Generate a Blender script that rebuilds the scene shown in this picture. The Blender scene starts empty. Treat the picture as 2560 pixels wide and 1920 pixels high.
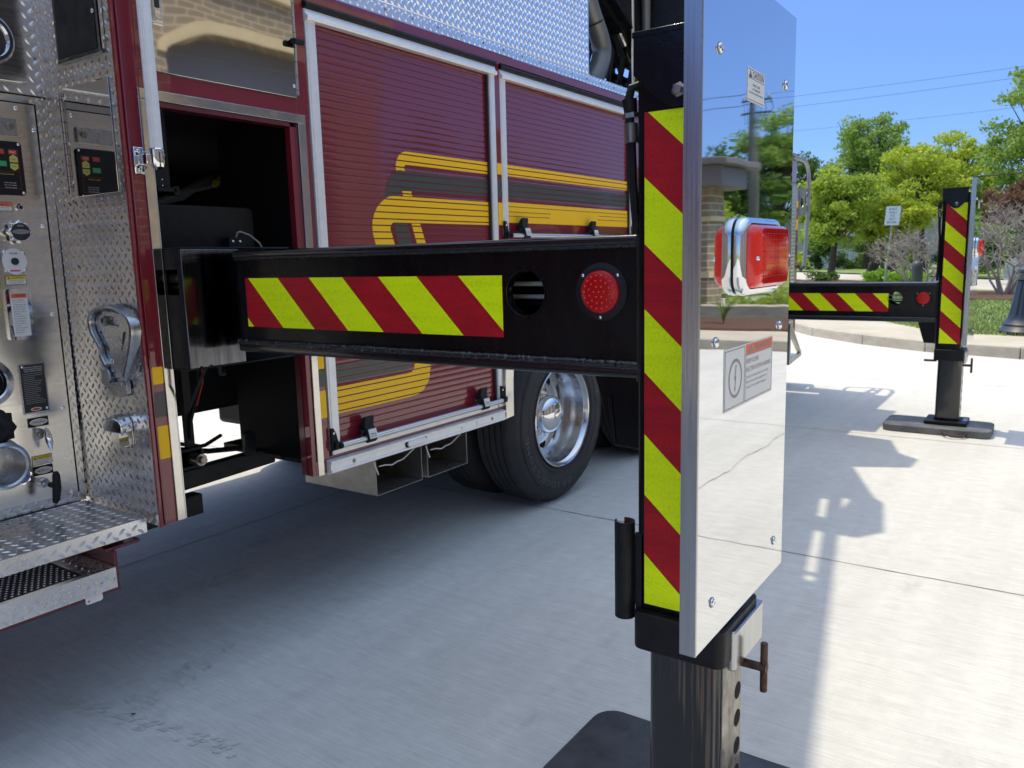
import bpy, bmesh, math, random
from mathutils import Vector, Matrix
random.seed(7)
rad = math.radians
V = Vector
scn = bpy.context.scene
COL = scn.collection

# ------------------------------------------------------------------ camera
camd = bpy.data.cameras.new('camera'); cam = bpy.data.objects.new('camera', camd); COL.objects.link(cam)
camd.sensor_width = 36.0; camd.lens = 1985.0 / 2560.0 * 36.0
camd.clip_start = 0.05; camd.clip_end = 2000
f_ = 1985.0
def _d(vx, vy):
    return V((vx - 1280.0, -(vy - 960.0), -f_)).normalized()
aX = _d(2667, 610); aY = _d(-1617, 721); aY = (aY - aX * aX.dot(aY)).normalized(); aZ = aX.cross(aY)
R3 = Matrix((aX, aY, aZ))
cam.matrix_world = Matrix.Translation((0, 0, 1.45)) @ R3.to_4x4()
camd.dof.use_dof = True; camd.dof.focus_distance = 2.1; camd.dof.aperture_fstop = 9.0
scn.camera = cam
# ------------------------------------------------------------------ world + sun
w = bpy.data.worlds.new('World'); scn.world = w; w.use_nodes = True
wn = w.node_tree.nodes; wl = w.node_tree.links
sky = wn.new('ShaderNodeTexSky'); sky.sky_type = 'NISHITA'; sky.sun_disc = False
sky.sun_elevation = rad(67.4); sky.sun_rotation = rad(9.7)
sky.altitude = 200; sky.air_density = 1.0; sky.dust_density = 0.6; sky.ozone_density = 2.5
bg = wn['Background']; bg.inputs['Strength'].default_value = 0.15
tint = wn.new('ShaderNodeVectorMath'); tint.operation = 'MULTIPLY'; tc = wn.new('ShaderNodeTexCoord'); tz = wn.new('ShaderNodeSeparateXYZ'); wl.new(tc.outputs['Generated'], tz.inputs[0])
grad = wn.new('ShaderNodeValToRGB'); wl.new(tz.outputs[2], grad.inputs[0])      # deep clear sky: darker and bluer low down, brighter overhead
grad.color_ramp.elements[0].position = 0.0; grad.color_ramp.elements[0].color = (0.39, 0.50, 0.72, 1)
grad.color_ramp.elements[1].position = 0.85; grad.color_ramp.elements[1].color = (3.2, 2.65, 1.95, 1)
ge = grad.color_ramp.elements.new(0.12); ge.color = (0.36, 0.48, 0.74, 1)
ge = grad.color_ramp.elements.new(0.40); ge.color = (0.56, 0.63, 0.84, 1)
wl.new(grad.outputs[0], tint.inputs[1]); wl.new(sky.outputs[0], tint.inputs[0]); wl.new(tint.outputs[0], bg.inputs['Color'])
sd = bpy.data.lights.new('sun', 'SUN'); sd.energy = 2.05; sd.angle = rad(0.53); sd.color = (1.0, 0.92, 0.72)
sun = bpy.data.objects.new('sun', sd); COL.objects.link(sun)
sun.rotation_euler = V((0.07, 0.41, 1.0)).to_track_quat('Z', 'Y').to_euler()
sun.location = (0, 20, 40)
scn.view_settings.view_transform = 'Standard'; scn.view_settings.look = 'None'
scn.view_settings.exposure = 0.66; scn.view_settings.gamma = 1.0
scn.render.engine = 'CYCLES'
scn.cycles.max_bounces = 8; scn.cycles.glossy_bounces = 6; scn.cycles.transparent_max_bounces = 8

# ------------------------------------------------------------------ materials
MATS = {}
def mat(name, col, rough=0.5, metal=0.0, coat=0.0, coatr=0.03, spec=0.5, cior=1.5, bump=None, var=None, rvar=None, emit=None, trans=0.0):
    """bump=(scale vec, strength, distance, detail)   var=(scale vec, amount, detail)   rvar=(scale vec, amount)"""
    if name in MATS: return MATS[name]
    m = bpy.data.materials.new(name); m.use_nodes = True
    nt = m.node_tree; n = nt.nodes; l = nt.links
    b = n['Principled BSDF']
    b.inputs['Base Color'].default_value = (*col, 1); b.inputs['Roughness'].default_value = rough
    b.inputs['Metallic'].default_value = metal; b.inputs['Coat Weight'].default_value = coat
    b.inputs['Coat Roughness'].default_value = coatr; b.inputs['Specular IOR Level'].default_value = spec
    b.inputs['Coat IOR'].default_value = cior
    if trans: b.inputs['Transmission Weight'].default_value = trans
    geo = n.new('ShaderNodeNewGeometry')
    def noise(scale, detail=4, rgh=0.6):
        mp = n.new('ShaderNodeMapping'); mp.inputs['Scale'].default_value = scale if hasattr(scale, '__len__') else (scale,) * 3
        l.new(geo.outputs['Position'], mp.inputs['Vector'])
        t = n.new('ShaderNodeTexNoise'); t.inputs['Scale'].default_value = 1.0; t.inputs['Detail'].default_value = detail
        t.inputs['Roughness'].default_value = rgh
        l.new(mp.outputs[0], t.inputs['Vector']); return t
    last = None
    if bump:
        for (sc, st, ds, de) in (bump if isinstance(bump, list) else [bump]):
            t = noise(sc, de); bp = n.new('ShaderNodeBump'); bp.inputs['Strength'].default_value = st; bp.inputs['Distance'].default_value = ds
            l.new(t.outputs['Fac'], bp.inputs['Height'])
            if last: l.new(last.outputs[0], bp.inputs['Normal'])
            last = bp
        l.new(last.outputs[0], b.inputs['Normal'])
        if coat: l.new(last.outputs[0], b.inputs['Coat Normal'])
    if var:
        cur = None
        for (sc, am, de) in (var if isinstance(var, list) else [var]):
            t = noise(sc, de); mr = n.new('ShaderNodeMapRange'); mr.inputs['From Min'].default_value = 0.3; mr.inputs['From Max'].default_value = 0.7
            mr.inputs['To Min'].default_value = 1 - am; mr.inputs['To Max'].default_value = 1 + am
            l.new(t.outputs['Fac'], mr.inputs['Value'])
            mx = n.new('ShaderNodeVectorMath'); mx.operation = 'SCALE'
            if cur: l.new(cur.outputs[0], mx.inputs[0])
            else: mx.inputs[0].default_value = col
            l.new(mr.outputs[0], mx.inputs['Scale']); cur = mx
        l.new(cur.outputs[0], b.inputs['Base Color'])
    if rvar:
        t = noise(rvar[0], 5); mr = n.new('ShaderNodeMapRange'); mr.inputs['From Min'].default_value = 0.3; mr.inputs['From Max'].default_value = 0.7
        mr.inputs['To Min'].default_value = max(0.0, rough - rvar[1]); mr.inputs['To Max'].default_value = rough + rvar[1]
        l.new(t.outputs['Fac'], mr.inputs['Value']); l.new(mr.outputs[0], b.inputs['Roughness'])
    MATS[name] = m; return m

CONC = mat('broomed_concrete', (0.60, 0.58, 0.53), 0.85, spec=0.25,
           bump=[((150, 9, 1), 0.55, 0.003, 4), ((45, 45, 45), 0.35, 0.004, 6)],
           var=[((0.6, 1.0, 1), 0.07, 6), ((120, 7, 1), 0.09, 4), ((30, 1.6, 1), 0.035, 5), ((0.35, 6, 1), 0.05, 5), ((230, 230, 1), 0.05, 2), ((14, 14, 1), 0.05, 6)])
def conc_stains():
    nt = CONC.node_tree; n = nt.nodes; l = nt.links; b = n['Principled BSDF']; src = b.inputs['Base Color'].links[0].from_socket
    geo = n.new('ShaderNodeNewGeometry'); prev = src
    for sc, lo, hi, k, off in (((1.7, 2.6, 1), .63, .74, .84, 3.1), ((7, 9, 1), .70, .78, .80, 9.7), ((55, 60, 1), .74, .80, .70, 1.3)):
        mp = n.new('ShaderNodeMapping'); mp.inputs['Scale'].default_value = sc; mp.inputs['Location'].default_value = (off, off * 2, 0); l.new(geo.outputs['Position'], mp.inputs[0])
        t = n.new('ShaderNodeTexNoise'); t.inputs['Scale'].default_value = 1; t.inputs['Detail'].default_value = 6; t.inputs['Roughness'].default_value = .65; l.new(mp.outputs[0], t.inputs['Vector'])
        mr = n.new('ShaderNodeMapRange'); mr.inputs['From Min'].default_value = lo; mr.inputs['From Max'].default_value = hi; mr.inputs['To Min'].default_value = 1; mr.inputs['To Max'].default_value = k; l.new(t.outputs['Fac'], mr.inputs[0])
        mx = n.new('ShaderNodeVectorMath'); mx.operation = 'SCALE'; l.new(prev, mx.inputs[0]); l.new(mr.outputs[0], mx.inputs['Scale']); prev = mx.outputs[0]
    l.new(prev, b.inputs['Base Color'])
conc_stains()
TMARK = mat('tyre_mark', (0.56, 0.545, 0.497), 0.85, bump=((60, 60, 60), 0.3, 0.003, 5), var=((25, 25, 1), 0.18, 5))
WALK = mat('beige_walk', (0.50, 0.44, 0.34), 0.85, bump=((40, 40, 40), 0.3, 0.004, 5), var=((1.5, 1.5, 1.5), 0.12, 5))
CURB = mat('curb_concrete', (0.47, 0.41, 0.32), 0.85, bump=((40, 40, 40), 0.4, 0.005, 5), var=((3, 3, 9), 0.18, 5))
JOINT = mat('joint_gap', (0.17, 0.165, 0.16), 0.9, var=((6, 6, 6), 0.4, 4))
ROAD = mat('road_concrete', (0.50, 0.46, 0.40), 0.85, var=((0.5, 0.8, 1), 0.12, 5))
GRASSB = mat('lawn_soil', (0.20, 0.26, 0.07), 0.95, var=[((0.6, 0.6, 1), 0.3, 5), ((9, 9, 9), 0.3, 4)])
BLADE = mat('grass_blade', (0.26, 0.33, 0.10), 0.7, var=((0.8, 0.8, 1), 0.35, 5))
MULCH = mat('mulch', (0.13, 0.065, 0.04), 0.95, bump=((60, 60, 60), 1.0, 0.03, 6), var=((40, 40, 40), 0.5, 5))
MAROON = mat('maroon_paint', (0.195, 0.008, 0.018), 0.45, coat=1.0, coatr=0.012, spec=0.3, cior=1.62, bump=((5, 5, 5), 0.03, 0.01, 2))
MARFR = mat('maroon_frame', (0.11, 0.008, 0.018), 0.4, coat=0.6, coatr=0.08, bump=((60, 60, 60), 0.05, 0.002, 3))
YEL = mat('gold_decal', (1.0, 0.56, 0.015), 0.45, spec=.2, coat=0.10, coatr=0.12)
GRY = mat('charcoal_decal', (0.06, 0.06, 0.05), 0.4, coat=0.2, coatr=0.06)
BLACK = mat('gloss_black_paint', (0.0035, 0.0037, 0.0045), 0.35, coat=0.30, coatr=0.06, spec=0.14, bump=[((45, 45, 45), 0.10, 0.004, 3), ((6, 6, 6), 0.10, 0.01, 2)], rvar=((8, 8, 8), 0.14), var=[((5, 5, 5), 0.6, 6), ((70, 70, 14), 0.5, 4)])
BLACKS = mat('satin_black_paint', (0.008, 0.0085, 0.010), 0.45, spec=0.25, bump=((80, 80, 80), 0.15, 0.002, 4), rvar=((20, 20, 20), 0.12), var=((30, 30, 30), 0.4, 5))
WELD = mat('weld_black', (0.005, 0.0055, 0.007), 0.28, coat=0.7, coatr=0.10, spec=0.4, bump=((220, 220, 220), 0.5, 0.002, 3))
BLACKG = mat('gloss_edge_black', (0.004, 0.0045, 0.0055), 0.25, coat=0.9, coatr=0.05, spec=0.4, bump=((45, 45, 45), 0.10, 0.003, 3))
BLACKM = mat('matte_black', (0.010, 0.0105, 0.012), 0.6, spec=0.3, var=((12, 12, 12), 0.35, 5))
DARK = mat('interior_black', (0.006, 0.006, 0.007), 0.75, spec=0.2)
WORN = mat('worn_dark_steel', (0.13, 0.135, 0.15), 0.15, metal=1.0, bump=((90, 90, 10), 0.08, 0.002, 4), rvar=((60, 60, 6), 0.07), var=((90, 90, 6), 0.3, 5))
MIRROR = mat('mirror_steel', (0.72, 0.73, 0.75), 0.024, metal=1.0, bump=[((4.5, 4.5, 2.4), 0.20, 0.004, 1)], rvar=((9, 9, 5), 0.012))
MIRR2 = mat('mirror_door_steel', (0.62, 0.60, 0.57), 0.03, metal=1.0, bump=[((2.2, 2.2, 2.6), 0.22, 0.01, 1)])
SATIN = mat('satin_stainless', (0.72, 0.69, 0.635), 0.20, metal=1.0, bump=((4, 220, 2), 0.05, 0.0015, 3), rvar=((3, 3, 120), 0.05), var=((2.0, 2.0, 1.5), 0.10, 3))
TRIM = mat('stainless_trim', (0.60, 0.585, 0.55), 0.14, metal=1.0, rvar=((14, 14, 14), 0.08), var=((9, 9, 9), 0.06, 4))
ALU = mat('brushed_aluminium', (0.72, 0.71, 0.69), 0.32, metal=1.0, rvar=((5, 5, 160), 0.08), bump=((3, 3, 260), 0.08, 0.001, 2))
EXTR = mat('satin_extrusion', (0.86, 0.85, 0.83), 0.36, metal=0.35, var=((20, 20, 20), 0.04, 3))
FLANGE = mat('brushed_flange', (0.45, 0.46, 0.47), 0.22, metal=1.0, bump=((260, 260, 3), 0.10, 0.001, 2), rvar=((200, 200, 3), 0.08), var=((60, 60, 2), 0.12, 3))
TREAD = mat('tread_plate_aluminium', (0.66, 0.65, 0.64), 0.27, metal=1.0, rvar=((9, 9, 9), 0.05), var=((3, 3, 3), 0.08, 4))
TREADL = mat('bright_tread_plate', (0.86, 0.86, 0.87), 0.28, metal=1.0, rvar=((9, 9, 9), 0.05), var=((6, 6, 6), 0.05, 4))
CHROME = mat('chrome', (0.78, 0.79, 0.80), 0.03, metal=1.0)
CAST = mat('cast_aluminium', (0.42, 0.43, 0.45), 0.30, metal=1.0, rvar=((40, 40, 40), 0.08), bump=((120, 120, 120), 0.12, 0.001, 3))
GALV = mat('dull_aluminium_sheet', (0.40, 0.39, 0.36), 0.42, metal=0.9, rvar=((30, 30, 30), 0.12), var=((14, 14, 14), 0.18, 5), bump=((60, 60, 60), 0.1, 0.001, 4))
PIPE = mat('grey_pipe', (0.20, 0.195, 0.18), 0.42, metal=0.5, var=((6, 6, 6), 0.15, 4))
RIM = mat('wheel_aluminium', (0.66, 0.66, 0.67), 0.18, metal=1.0, rvar=((9, 9, 9), 0.10), var=((7, 7, 7), 0.10, 4))
RUBBER = mat('tyre_rubber', (0.032, 0.032, 0.034), 0.62, spec=0.35, var=[((9, 9, 9), 0.25, 5)], bump=((40, 40, 40), 0.1, 0.002, 4))
RUBL = mat('tyre_lettering', (0.055, 0.055, 0.056), 0.42)
RYEL = mat('lime_reflective', (0.80, 0.98, 0.004), 0.45, spec=.2, coat=0.08, coatr=0.2, bump=((300, 300, 300), 0.06, 0.001, 2), var=[((3, 3, 45), 0.06, 3), ((160, 160, 160), 0.07, 1), ((7, 7, 7), 0.05, 5)])
RRED = mat('red_reflective', (0.42, 0.010, 0.018), 0.45, spec=.2, coat=0.10, coatr=0.2, bump=((300, 300, 300), 0.06, 0.001, 2), var=[((6, 6, 45), 0.14, 3), ((160, 160, 160), 0.12, 1), ((9, 9, 9), 0.08, 5)])
REDL = mat('red_lens', (0.86, 0.022, 0.012), 0.15, coat=0.6, coatr=0.02)
REDD = mat('red_led_lens', (0.50, 0.004, 0.006), 0.3, spec=.3, coat=0.25, coatr=0.05)
CLEAR = mat('clear_lens', (0.75, 0.75, 0.74), 0.12, coat=1.0)
WHITE = mat('label_white', (0.72, 0.72, 0.70), 0.5)
LBK = mat('label_black', (0.02, 0.02, 0.02), 0.5)
LGREY = mat('label_grey', (0.25, 0.25, 0.25), 0.5)
LORNG = mat('label_orange', (0.75, 0.16, 0.07), 0.5)
LRED = mat('label_red', (0.50, 0.05, 0.04), 0.5)
LPINK = mat('label_pink', (0.60, 0.10, 0.16), 0.5)
LYEL = mat('label_yellow', (0.75, 0.55, 0.03), 0.5)
LGRN = mat('label_green', (0.05, 0.35, 0.13), 0.5)
LINC = mat('button_yellow', (0.55, 0.52, 0.12), 0.5)
BLUE = mat('blue_cap', (0.02, 0.06, 0.35), 0.35, coat=0.5)
RUST = mat('rusty_steel', (0.10, 0.055, 0.035), 0.5, metal=0.6, var=((60, 60, 60), 0.5, 5), bump=((80, 80, 80), 0.3, 0.002, 5))
STEEL = mat('bare_steel', (0.26, 0.24, 0.21), 0.35, metal=0.9, var=((50, 50, 12), 0.35, 5), rvar=((30, 30, 30), 0.15))
ORW = mat('orange_wire', (0.5, 0.06, 0.02), 0.5)
YROPE = mat('yellow_edging', (0.85, 0.70, 0.05), 0.6)
BARK = mat('bark', (0.085, 0.062, 0.045), 0.9, bump=((20, 20, 5), 0.8, 0.03, 5), var=((10, 10, 3), 0.3, 4))
TWIG = mat('bare_twig', (0.33, 0.28, 0.25), 0.85, var=((4, 4, 4), 0.3, 3))
POLEW = mat('pole_wood', (0.16, 0.15, 0.12), 0.9, var=((20, 20, 1), 0.3, 4))
BLKIRON = mat('black_iron', (0.012, 0.014, 0.017), 0.33, coat=0.6, coatr=0.15)
BOLL = mat('bollard_bronze', (0.055, 0.055, 0.055), 0.5)
SIGNW = mat('sign_face', (0.62, 0.66, 0.72), 0.4)
SIGNB = mat('sign_letters', (0.03, 0.03, 0.04), 0.5)
GALVP = mat('galvanised_post', (0.33, 0.34, 0.35), 0.5, metal=0.6)
SLAB = mat('limestone_band', (0.62, 0.50, 0.30), 0.8, var=((2, 2, 2), 0.08, 3))
GDOOR = mat('garage_door_grey', (0.17, 0.155, 0.17), 0.55)
FASCIA = mat('grey_fascia', (0.16, 0.15, 0.15), 0.6)
SIDING = mat('grey_siding', (0.30, 0.33, 0.33), 0.7, bump=((1, 1, 18), 0.4, 0.02, 1))
ROOFM = mat('roof_shingle', (0.16, 0.14, 0.13), 0.9, var=((3, 3, 3), 0.3, 5))
GLASSD = mat('dark_glass', (0.02, 0.025, 0.03), 0.05, coat=1.0)
CARP = mat('silver_car_paint', (0.30, 0.34, 0.40), 0.3, metal=0.6, coat=1.0)
WIREM = mat('cable_black', (0.02, 0.02, 0.022), 0.6)

def brick_mat():
    m = bpy.data.materials.new('tan_brick'); m.use_nodes = True; nt = m.node_tree; n = nt.nodes; l = nt.links
    b = n['Principled BSDF']; b.inputs['Roughness'].default_value = 0.85
    geo = n.new('ShaderNodeNewGeometry'); sx = n.new('ShaderNodeSeparateXYZ'); l.new(geo.outputs['Position'], sx.inputs[0])
    ad = n.new('ShaderNodeMath'); ad.operation = 'ADD'; l.new(sx.outputs[0], ad.inputs[0]); l.new(sx.outputs[1], ad.inputs[1])
    cb = n.new('ShaderNodeCombineXYZ'); l.new(ad.outputs[0], cb.inputs[0]); l.new(sx.outputs[2], cb.inputs[1])
    t = n.new('ShaderNodeTexBrick'); l.new(cb.outputs[0], t.inputs['Vector'])
    t.inputs['Color1'].default_value = (0.30, 0.235, 0.155, 1); t.inputs['Color2'].default_value = (0.25, 0.195, 0.13, 1); t.inputs['Mortar'].default_value = (0.55, 0.46, 0.32, 1)
    t.inputs['Scale'].default_value = 1.0; t.inputs['Brick Width'].default_value = 0.40; t.inputs['Row Height'].default_value = 0.145; t.inputs['Mortar Size'].default_value = 0.014
    l.new(t.outputs['Color'], b.inputs['Base Color'])
    bp = n.new('ShaderNodeBump'); bp.inputs['Strength'].default_value = 0.4; bp.inputs['Distance'].default_value = 0.01; bp.invert = True
    l.new(t.outputs['Fac'], bp.inputs['Height']); l.new(bp.outputs[0], b.inputs['Normal']); MATS['tan_brick'] = m
    return m
BRICK = brick_mat()
def leaf_mat(name, c1, c2, tr=0.45):
    m = bpy.data.materials.new(name); m.use_nodes = True; nt = m.node_tree; n = nt.nodes; l = nt.links
    b = n['Principled BSDF']; out = n['Material Output']; b.inputs['Roughness'].default_value = 0.5; b.inputs['Specular IOR Level'].default_value = 0.3
    geo = n.new('ShaderNodeNewGeometry')
    t = n.new('ShaderNodeTexNoise'); t.inputs['Scale'].default_value = 0.9; t.inputs['Detail'].default_value = 3; l.new(geo.outputs['Position'], t.inputs['Vector'])
    rp = n.new('ShaderNodeMix'); rp.data_type = 'RGBA'; rp.inputs[6].default_value = (*c1, 1); rp.inputs[7].default_value = (*c2, 1)
    ml = n.new('ShaderNodeMath'); ml.operation = 'ADD'; l.new(t.outputs['Fac'], ml.inputs[0])
    rr = n.new('ShaderNodeMapRange'); l.new(geo.outputs['Random Per Island'], rr.inputs['Value']); rr.inputs['To Min'].default_value = -0.35; rr.inputs['To Max'].default_value = 0.35
    l.new(rr.outputs[0], ml.inputs[1]); l.new(ml.outputs[0], rp.inputs[0]); l.new(rp.outputs[2], b.inputs['Base Color'])
    tl = n.new('ShaderNodeBsdfTranslucent'); l.new(rp.outputs[2], tl.inputs['Color'])
    mx = n.new('ShaderNodeMixShader'); mx.inputs[0].default_value = tr; l.new(b.outputs[0], mx.inputs[1]); l.new(tl.outputs[0], mx.inputs[2]); l.new(mx.outputs[0], out.inputs['Surface'])
    MATS[name] = m; return m
LF_MAPLE = leaf_mat('leaf_bright_green', (0.24, 0.35, 0.03), (0.50, 0.60, 0.09))
LF_YEL = leaf_mat('leaf_yellow_green', (0.32, 0.40, 0.03), (0.58, 0.66, 0.07))
LF_GRN = leaf_mat('leaf_mid_green', (0.17, 0.28, 0.05), (0.36, 0.50, 0.11))
LF_DRK = leaf_mat('leaf_dark_green', (0.06, 0.12, 0.025), (0.16, 0.26, 0.05))
LF_BRN = leaf_mat('leaf_copper', (0.14, 0.07, 0.04), (0.24, 0.13, 0.07))
LF_HEDGE = leaf_mat('leaf_lime', (0.20, 0.36, 0.03), (0.34, 0.50, 0.07))

# ------------------------------------------------------------------ mesh builder
class Fr:
    """frame: p(a,b,d) = o + u*a + v*b + n*d"""
    def __init__(s, o, u, v, n): s.o = V(o); s.u = V(u); s.v = V(v); s.n = V(n)
    def p(s, a, b, d=0.0): return s.o + s.u * a + s.v * b + s.n * d
def FY(y): return Fr((0, y, 0), (1, 0, 0), (0, 0, 1), (0, -1, 0))      # faces -Y: a = x, b = z
def FX(x): return Fr((x, 0, 0), (0, 1, 0), (0, 0, 1), (-1, 0, 0))      # faces -X: a = y, b = z
def FZ(z): return Fr((0, 0, z), (1, 0, 0), (0, 1, 0), (0, 0, 1))       # faces up:  a = x, b = y

class MB:
    def __init__(s): s.v = []; s.f = []; s.m = []; s.mats = []
    def mi(s, m):
        if m not in s.mats: s.mats.append(m)
        return s.mats.index(m)
    def add(s, vs, fs, m):
        k = len(s.v); s.v.extend([tuple(x) for x in vs]); i = s.mi(m)
        for f in fs: s.f.append([k + j for j in f]); s.m.append(i)
    def box(s, x0, x1, y0, y1, z0, z1, m):
        s.add([(x0, y0, z0), (x1, y0, z0), (x1, y1, z0), (x0, y1, z0), (x0, y0, z1), (x1, y0, z1), (x1, y1, z1), (x0, y1, z1)],
              [(0, 3, 2, 1), (4, 5, 6, 7), (0, 1, 5, 4), (1, 2, 6, 5), (2, 3, 7, 6), (3, 0, 4, 7)], m)
    def slab(s, fr, a0, a1, b0, b1, d0, d1, m):
        s.prism(fr, [(a0, b0), (a1, b0), (a1, b1), (a0, b1)], d0, d1, m)
    def prism(s, fr, poly, d0, d1, m):
        n = len(poly); vs = [fr.p(a, b, d0) for a, b in poly] + [fr.p(a, b, d1) for a, b in poly]
        fs = [tuple(range(n - 1, -1, -1)), tuple(range(n, 2 * n))] + [(i, (i + 1) % n, n + (i + 1) % n, n + i) for i in range(n)]
        s.add(vs, fs, m)
    def face(s, fr, poly, d, m):
        s.add([fr.p(a, b, d) for a, b in poly], [tuple(range(len(poly)))], m)
    def cyl(s, p0, p1, r0, r1=None, seg=16, m=None, caps=True):
        if r1 is None: r1 = r0
        p0 = V(p0); p1 = V(p1); ax = (p1 - p0).normalized(); t = ax.orthogonal().normalized(); b = ax.cross(t)
        vs = []
        for p, r in ((p0, r0), (p1, r1)):
            for i in range(seg):
                a = 2 * math.pi * i / seg; vs.append(p + (t * math.cos(a) + b * math.sin(a)) * r)
        fs = [(i, (i + 1) % seg, seg + (i + 1) % seg, seg + i) for i in range(seg)]
        if caps: fs += [tuple(range(seg - 1, -1, -1)), tuple(range(seg, 2 * seg))]
        s.add(vs, fs, m)
    def tube(s, pts, r, seg=8, m=None, caps=True):
        pts = [V(p) for p in pts]; n = len(pts); rr = r if hasattr(r, '__len__') else [r] * n
        t0 = (pts[1] - pts[0]).normalized(); u = t0.orthogonal().normalized(); vs = []
        for i, p in enumerate(pts):
            t = (pts[min(i + 1, n - 1)] - pts[max(i - 1, 0)]).normalized(); u = (u - t * u.dot(t)).normalized(); w_ = t.cross(u)
            for k in range(seg):
                a = 2 * math.pi * k / seg; vs.append(p + (u * math.cos(a) + w_ * math.sin(a)) * rr[i])
        fs = []
        for i in range(n - 1):
            for k in range(seg): fs.append((i * seg + k, i * seg + (k + 1) % seg, (i + 1) * seg + (k + 1) % seg, (i + 1) * seg + k))
        if caps: fs += [tuple(range(seg - 1, -1, -1)), tuple(range((n - 1) * seg, n * seg))]
        s.add(vs, fs, m)
    def lathe(s, prof, o, ax, seg=32, m=None, closed=False):
        o = V(o); ax = V(ax).normalized(); t = ax.orthogonal().normalized(); b = ax.cross(t); n = len(prof); vs = []
        for r, h in prof:
            for i in range(seg):
                a = 2 * math.pi * i / seg; vs.append(o + ax * h + (t * math.cos(a) + b * math.sin(a)) * max(r, 1e-5))
        fs = []
        for j in range(n if closed else n - 1):
            j2 = (j + 1) % n
            for i in range(seg): fs.append((j * seg + i, j * seg + (i + 1) % seg, j2 * seg + (i + 1) % seg, j2 * seg + i))
        s.add(vs, fs, m)
    def dome(s, c, n, r, h, m, seg=14):
        s.lathe([(r, 0), (r * .96, h * .35), (r * .75, h * .72), (r * .4, h * .94), (0, h)], c, n, seg, m)
    def mesh2d(s, me, fr, ox, oy, sx, sy, d, m):
        s.add([fr.p(ox + v_.co.x * sx, oy + v_.co.y * sy, d + v_.co.z) for v_ in me.vertices], [tuple(p.vertices) for p in me.polygons], m)
    def text(s, fr, txt, a, b, width, height, d, m, align='C', vert=None):
        """fit text in width x height, (a,b) = centre (align C) or left-middle (L); frame must read left to right along +u"""
        cu = bpy.data.curves.new('t', 'FONT'); cu.body = txt; cu.resolution_u = 2
        ob = bpy.data.objects.new('t', cu); COL.objects.link(ob)
        dg = bpy.context.evaluated_depsgraph_get(); me = bpy.data.meshes.new_from_object(ob.evaluated_get(dg))
        COL.objects.unlink(ob); bpy.data.objects.remove(ob); bpy.data.curves.remove(cu)
        if len(me.vertices):
            xs = [v_.co.x for v_ in me.vertices]; ys = [v_.co.y for v_ in me.vertices]
            x0, x1, y0, y1 = min(xs), max(xs), min(ys), max(ys)
            sx = width / max(x1 - x0, 1e-6) if width else height / max(y1 - y0, 1e-6); sy = height / max(y1 - y0, 1e-6)
            ox = a - (x0 + x1) / 2 * sx if align == 'C' else a - x0 * sx
            s.mesh2d(me, fr, ox, b - (y0 + y1) / 2 * sy, sx, sy, d, m)
        bpy.data.meshes.remove(me)
    def holes(s, fr, outer, holes, d0, d1, m):
        """plate with holes"""
        cu = bpy.data.curves.new('h', 'CURVE'); cu.dimensions = '2D'; cu.fill_mode = 'BOTH'; cu.extrude = abs(d1 - d0) / 2
        for poly in [outer] + holes:
            sp = cu.splines.new('POLY'); sp.points.add(len(poly) - 1); sp.use_cyclic_u = True
            for k, (x, y) in enumerate(poly): sp.points[k].co = (x, y, 0, 1)
        ob = bpy.data.objects.new('h', cu); COL.objects.link(ob)
        dg = bpy.context.evaluated_depsgraph_get(); me = bpy.data.meshes.new_from_object(ob.evaluated_get(dg))
        COL.objects.unlink(ob); bpy.data.objects.remove(ob); bpy.data.curves.remove(cu)
        s.mesh2d(me, fr, 0, 0, 1, 1, (d0 + d1) / 2, m); bpy.data.meshes.remove(me)

WPOS = {}
def build(mb, name, parent=None, label=None, cat=None, group=None, kind=None, bevel=0.0, seg=2, sharp=32, fixn=True, base=None):
    me = bpy.data.meshes.new(name)
    me.from_pydata(mb.v, [], mb.f); me.update()
    for m in mb.mats: me.materials.append(m)
    me.polygons.foreach_set('material_index', mb.m)
    if fixn and len(mb.f) < 60000:
        bm = bmesh.new(); bm.from_mesh(me); bmesh.ops.recalc_face_normals(bm, faces=bm.faces); bm.to_mesh(me); bm.free()
    xs = [v[0] for v in mb.v]; ys = [v[1] for v in mb.v]; zs = [v[2] for v in mb.v]
    c = V(base) if base else V(((min(xs) + max(xs)) / 2, (min(ys) + max(ys)) / 2, min(zs)))
    me.transform(Matrix.Translation(-c))
    me.polygons.foreach_set('use_smooth', [True] * len(me.polygons))
    try: me.set_sharp_from_angle(angle=rad(sharp))
    except Exception: pass
    o = bpy.data.objects.new(name, me); COL.objects.link(o); WPOS[o.name] = c
    if parent is not None:
        o.parent = parent; o.location = c - WPOS[parent.name]
    else: o.location = c
    if bevel:
        bv = o.modifiers.new('bevel', 'BEVEL'); bv.width = bevel; bv.segments = seg; bv.limit_method = 'ANGLE'; bv.angle_limit = rad(40); bv.harden_normals = False
    if label: o['label'] = label
    if cat: o['category'] = cat
    if group: o['group'] = group
    if kind: o['kind'] = kind
    return o
def empty(name, loc, label, cat, group=None):
    o = bpy.data.objects.new(name, None); COL.objects.link(o); o.location = loc; WPOS[o.name] = V(loc); o.empty_display_size = 0.2
    o['label'] = label; o['category'] = cat
    if group: o['group'] = group
    return o
def circ(cx, cy, r, n=32, r2=None, a0=0.0): return [(cx + r * math.cos(a0 + 2 * math.pi * i / n), cy + (r2 or r) * math.sin(a0 + 2 * math.pi * i / n)) for i in range(n)]
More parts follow.
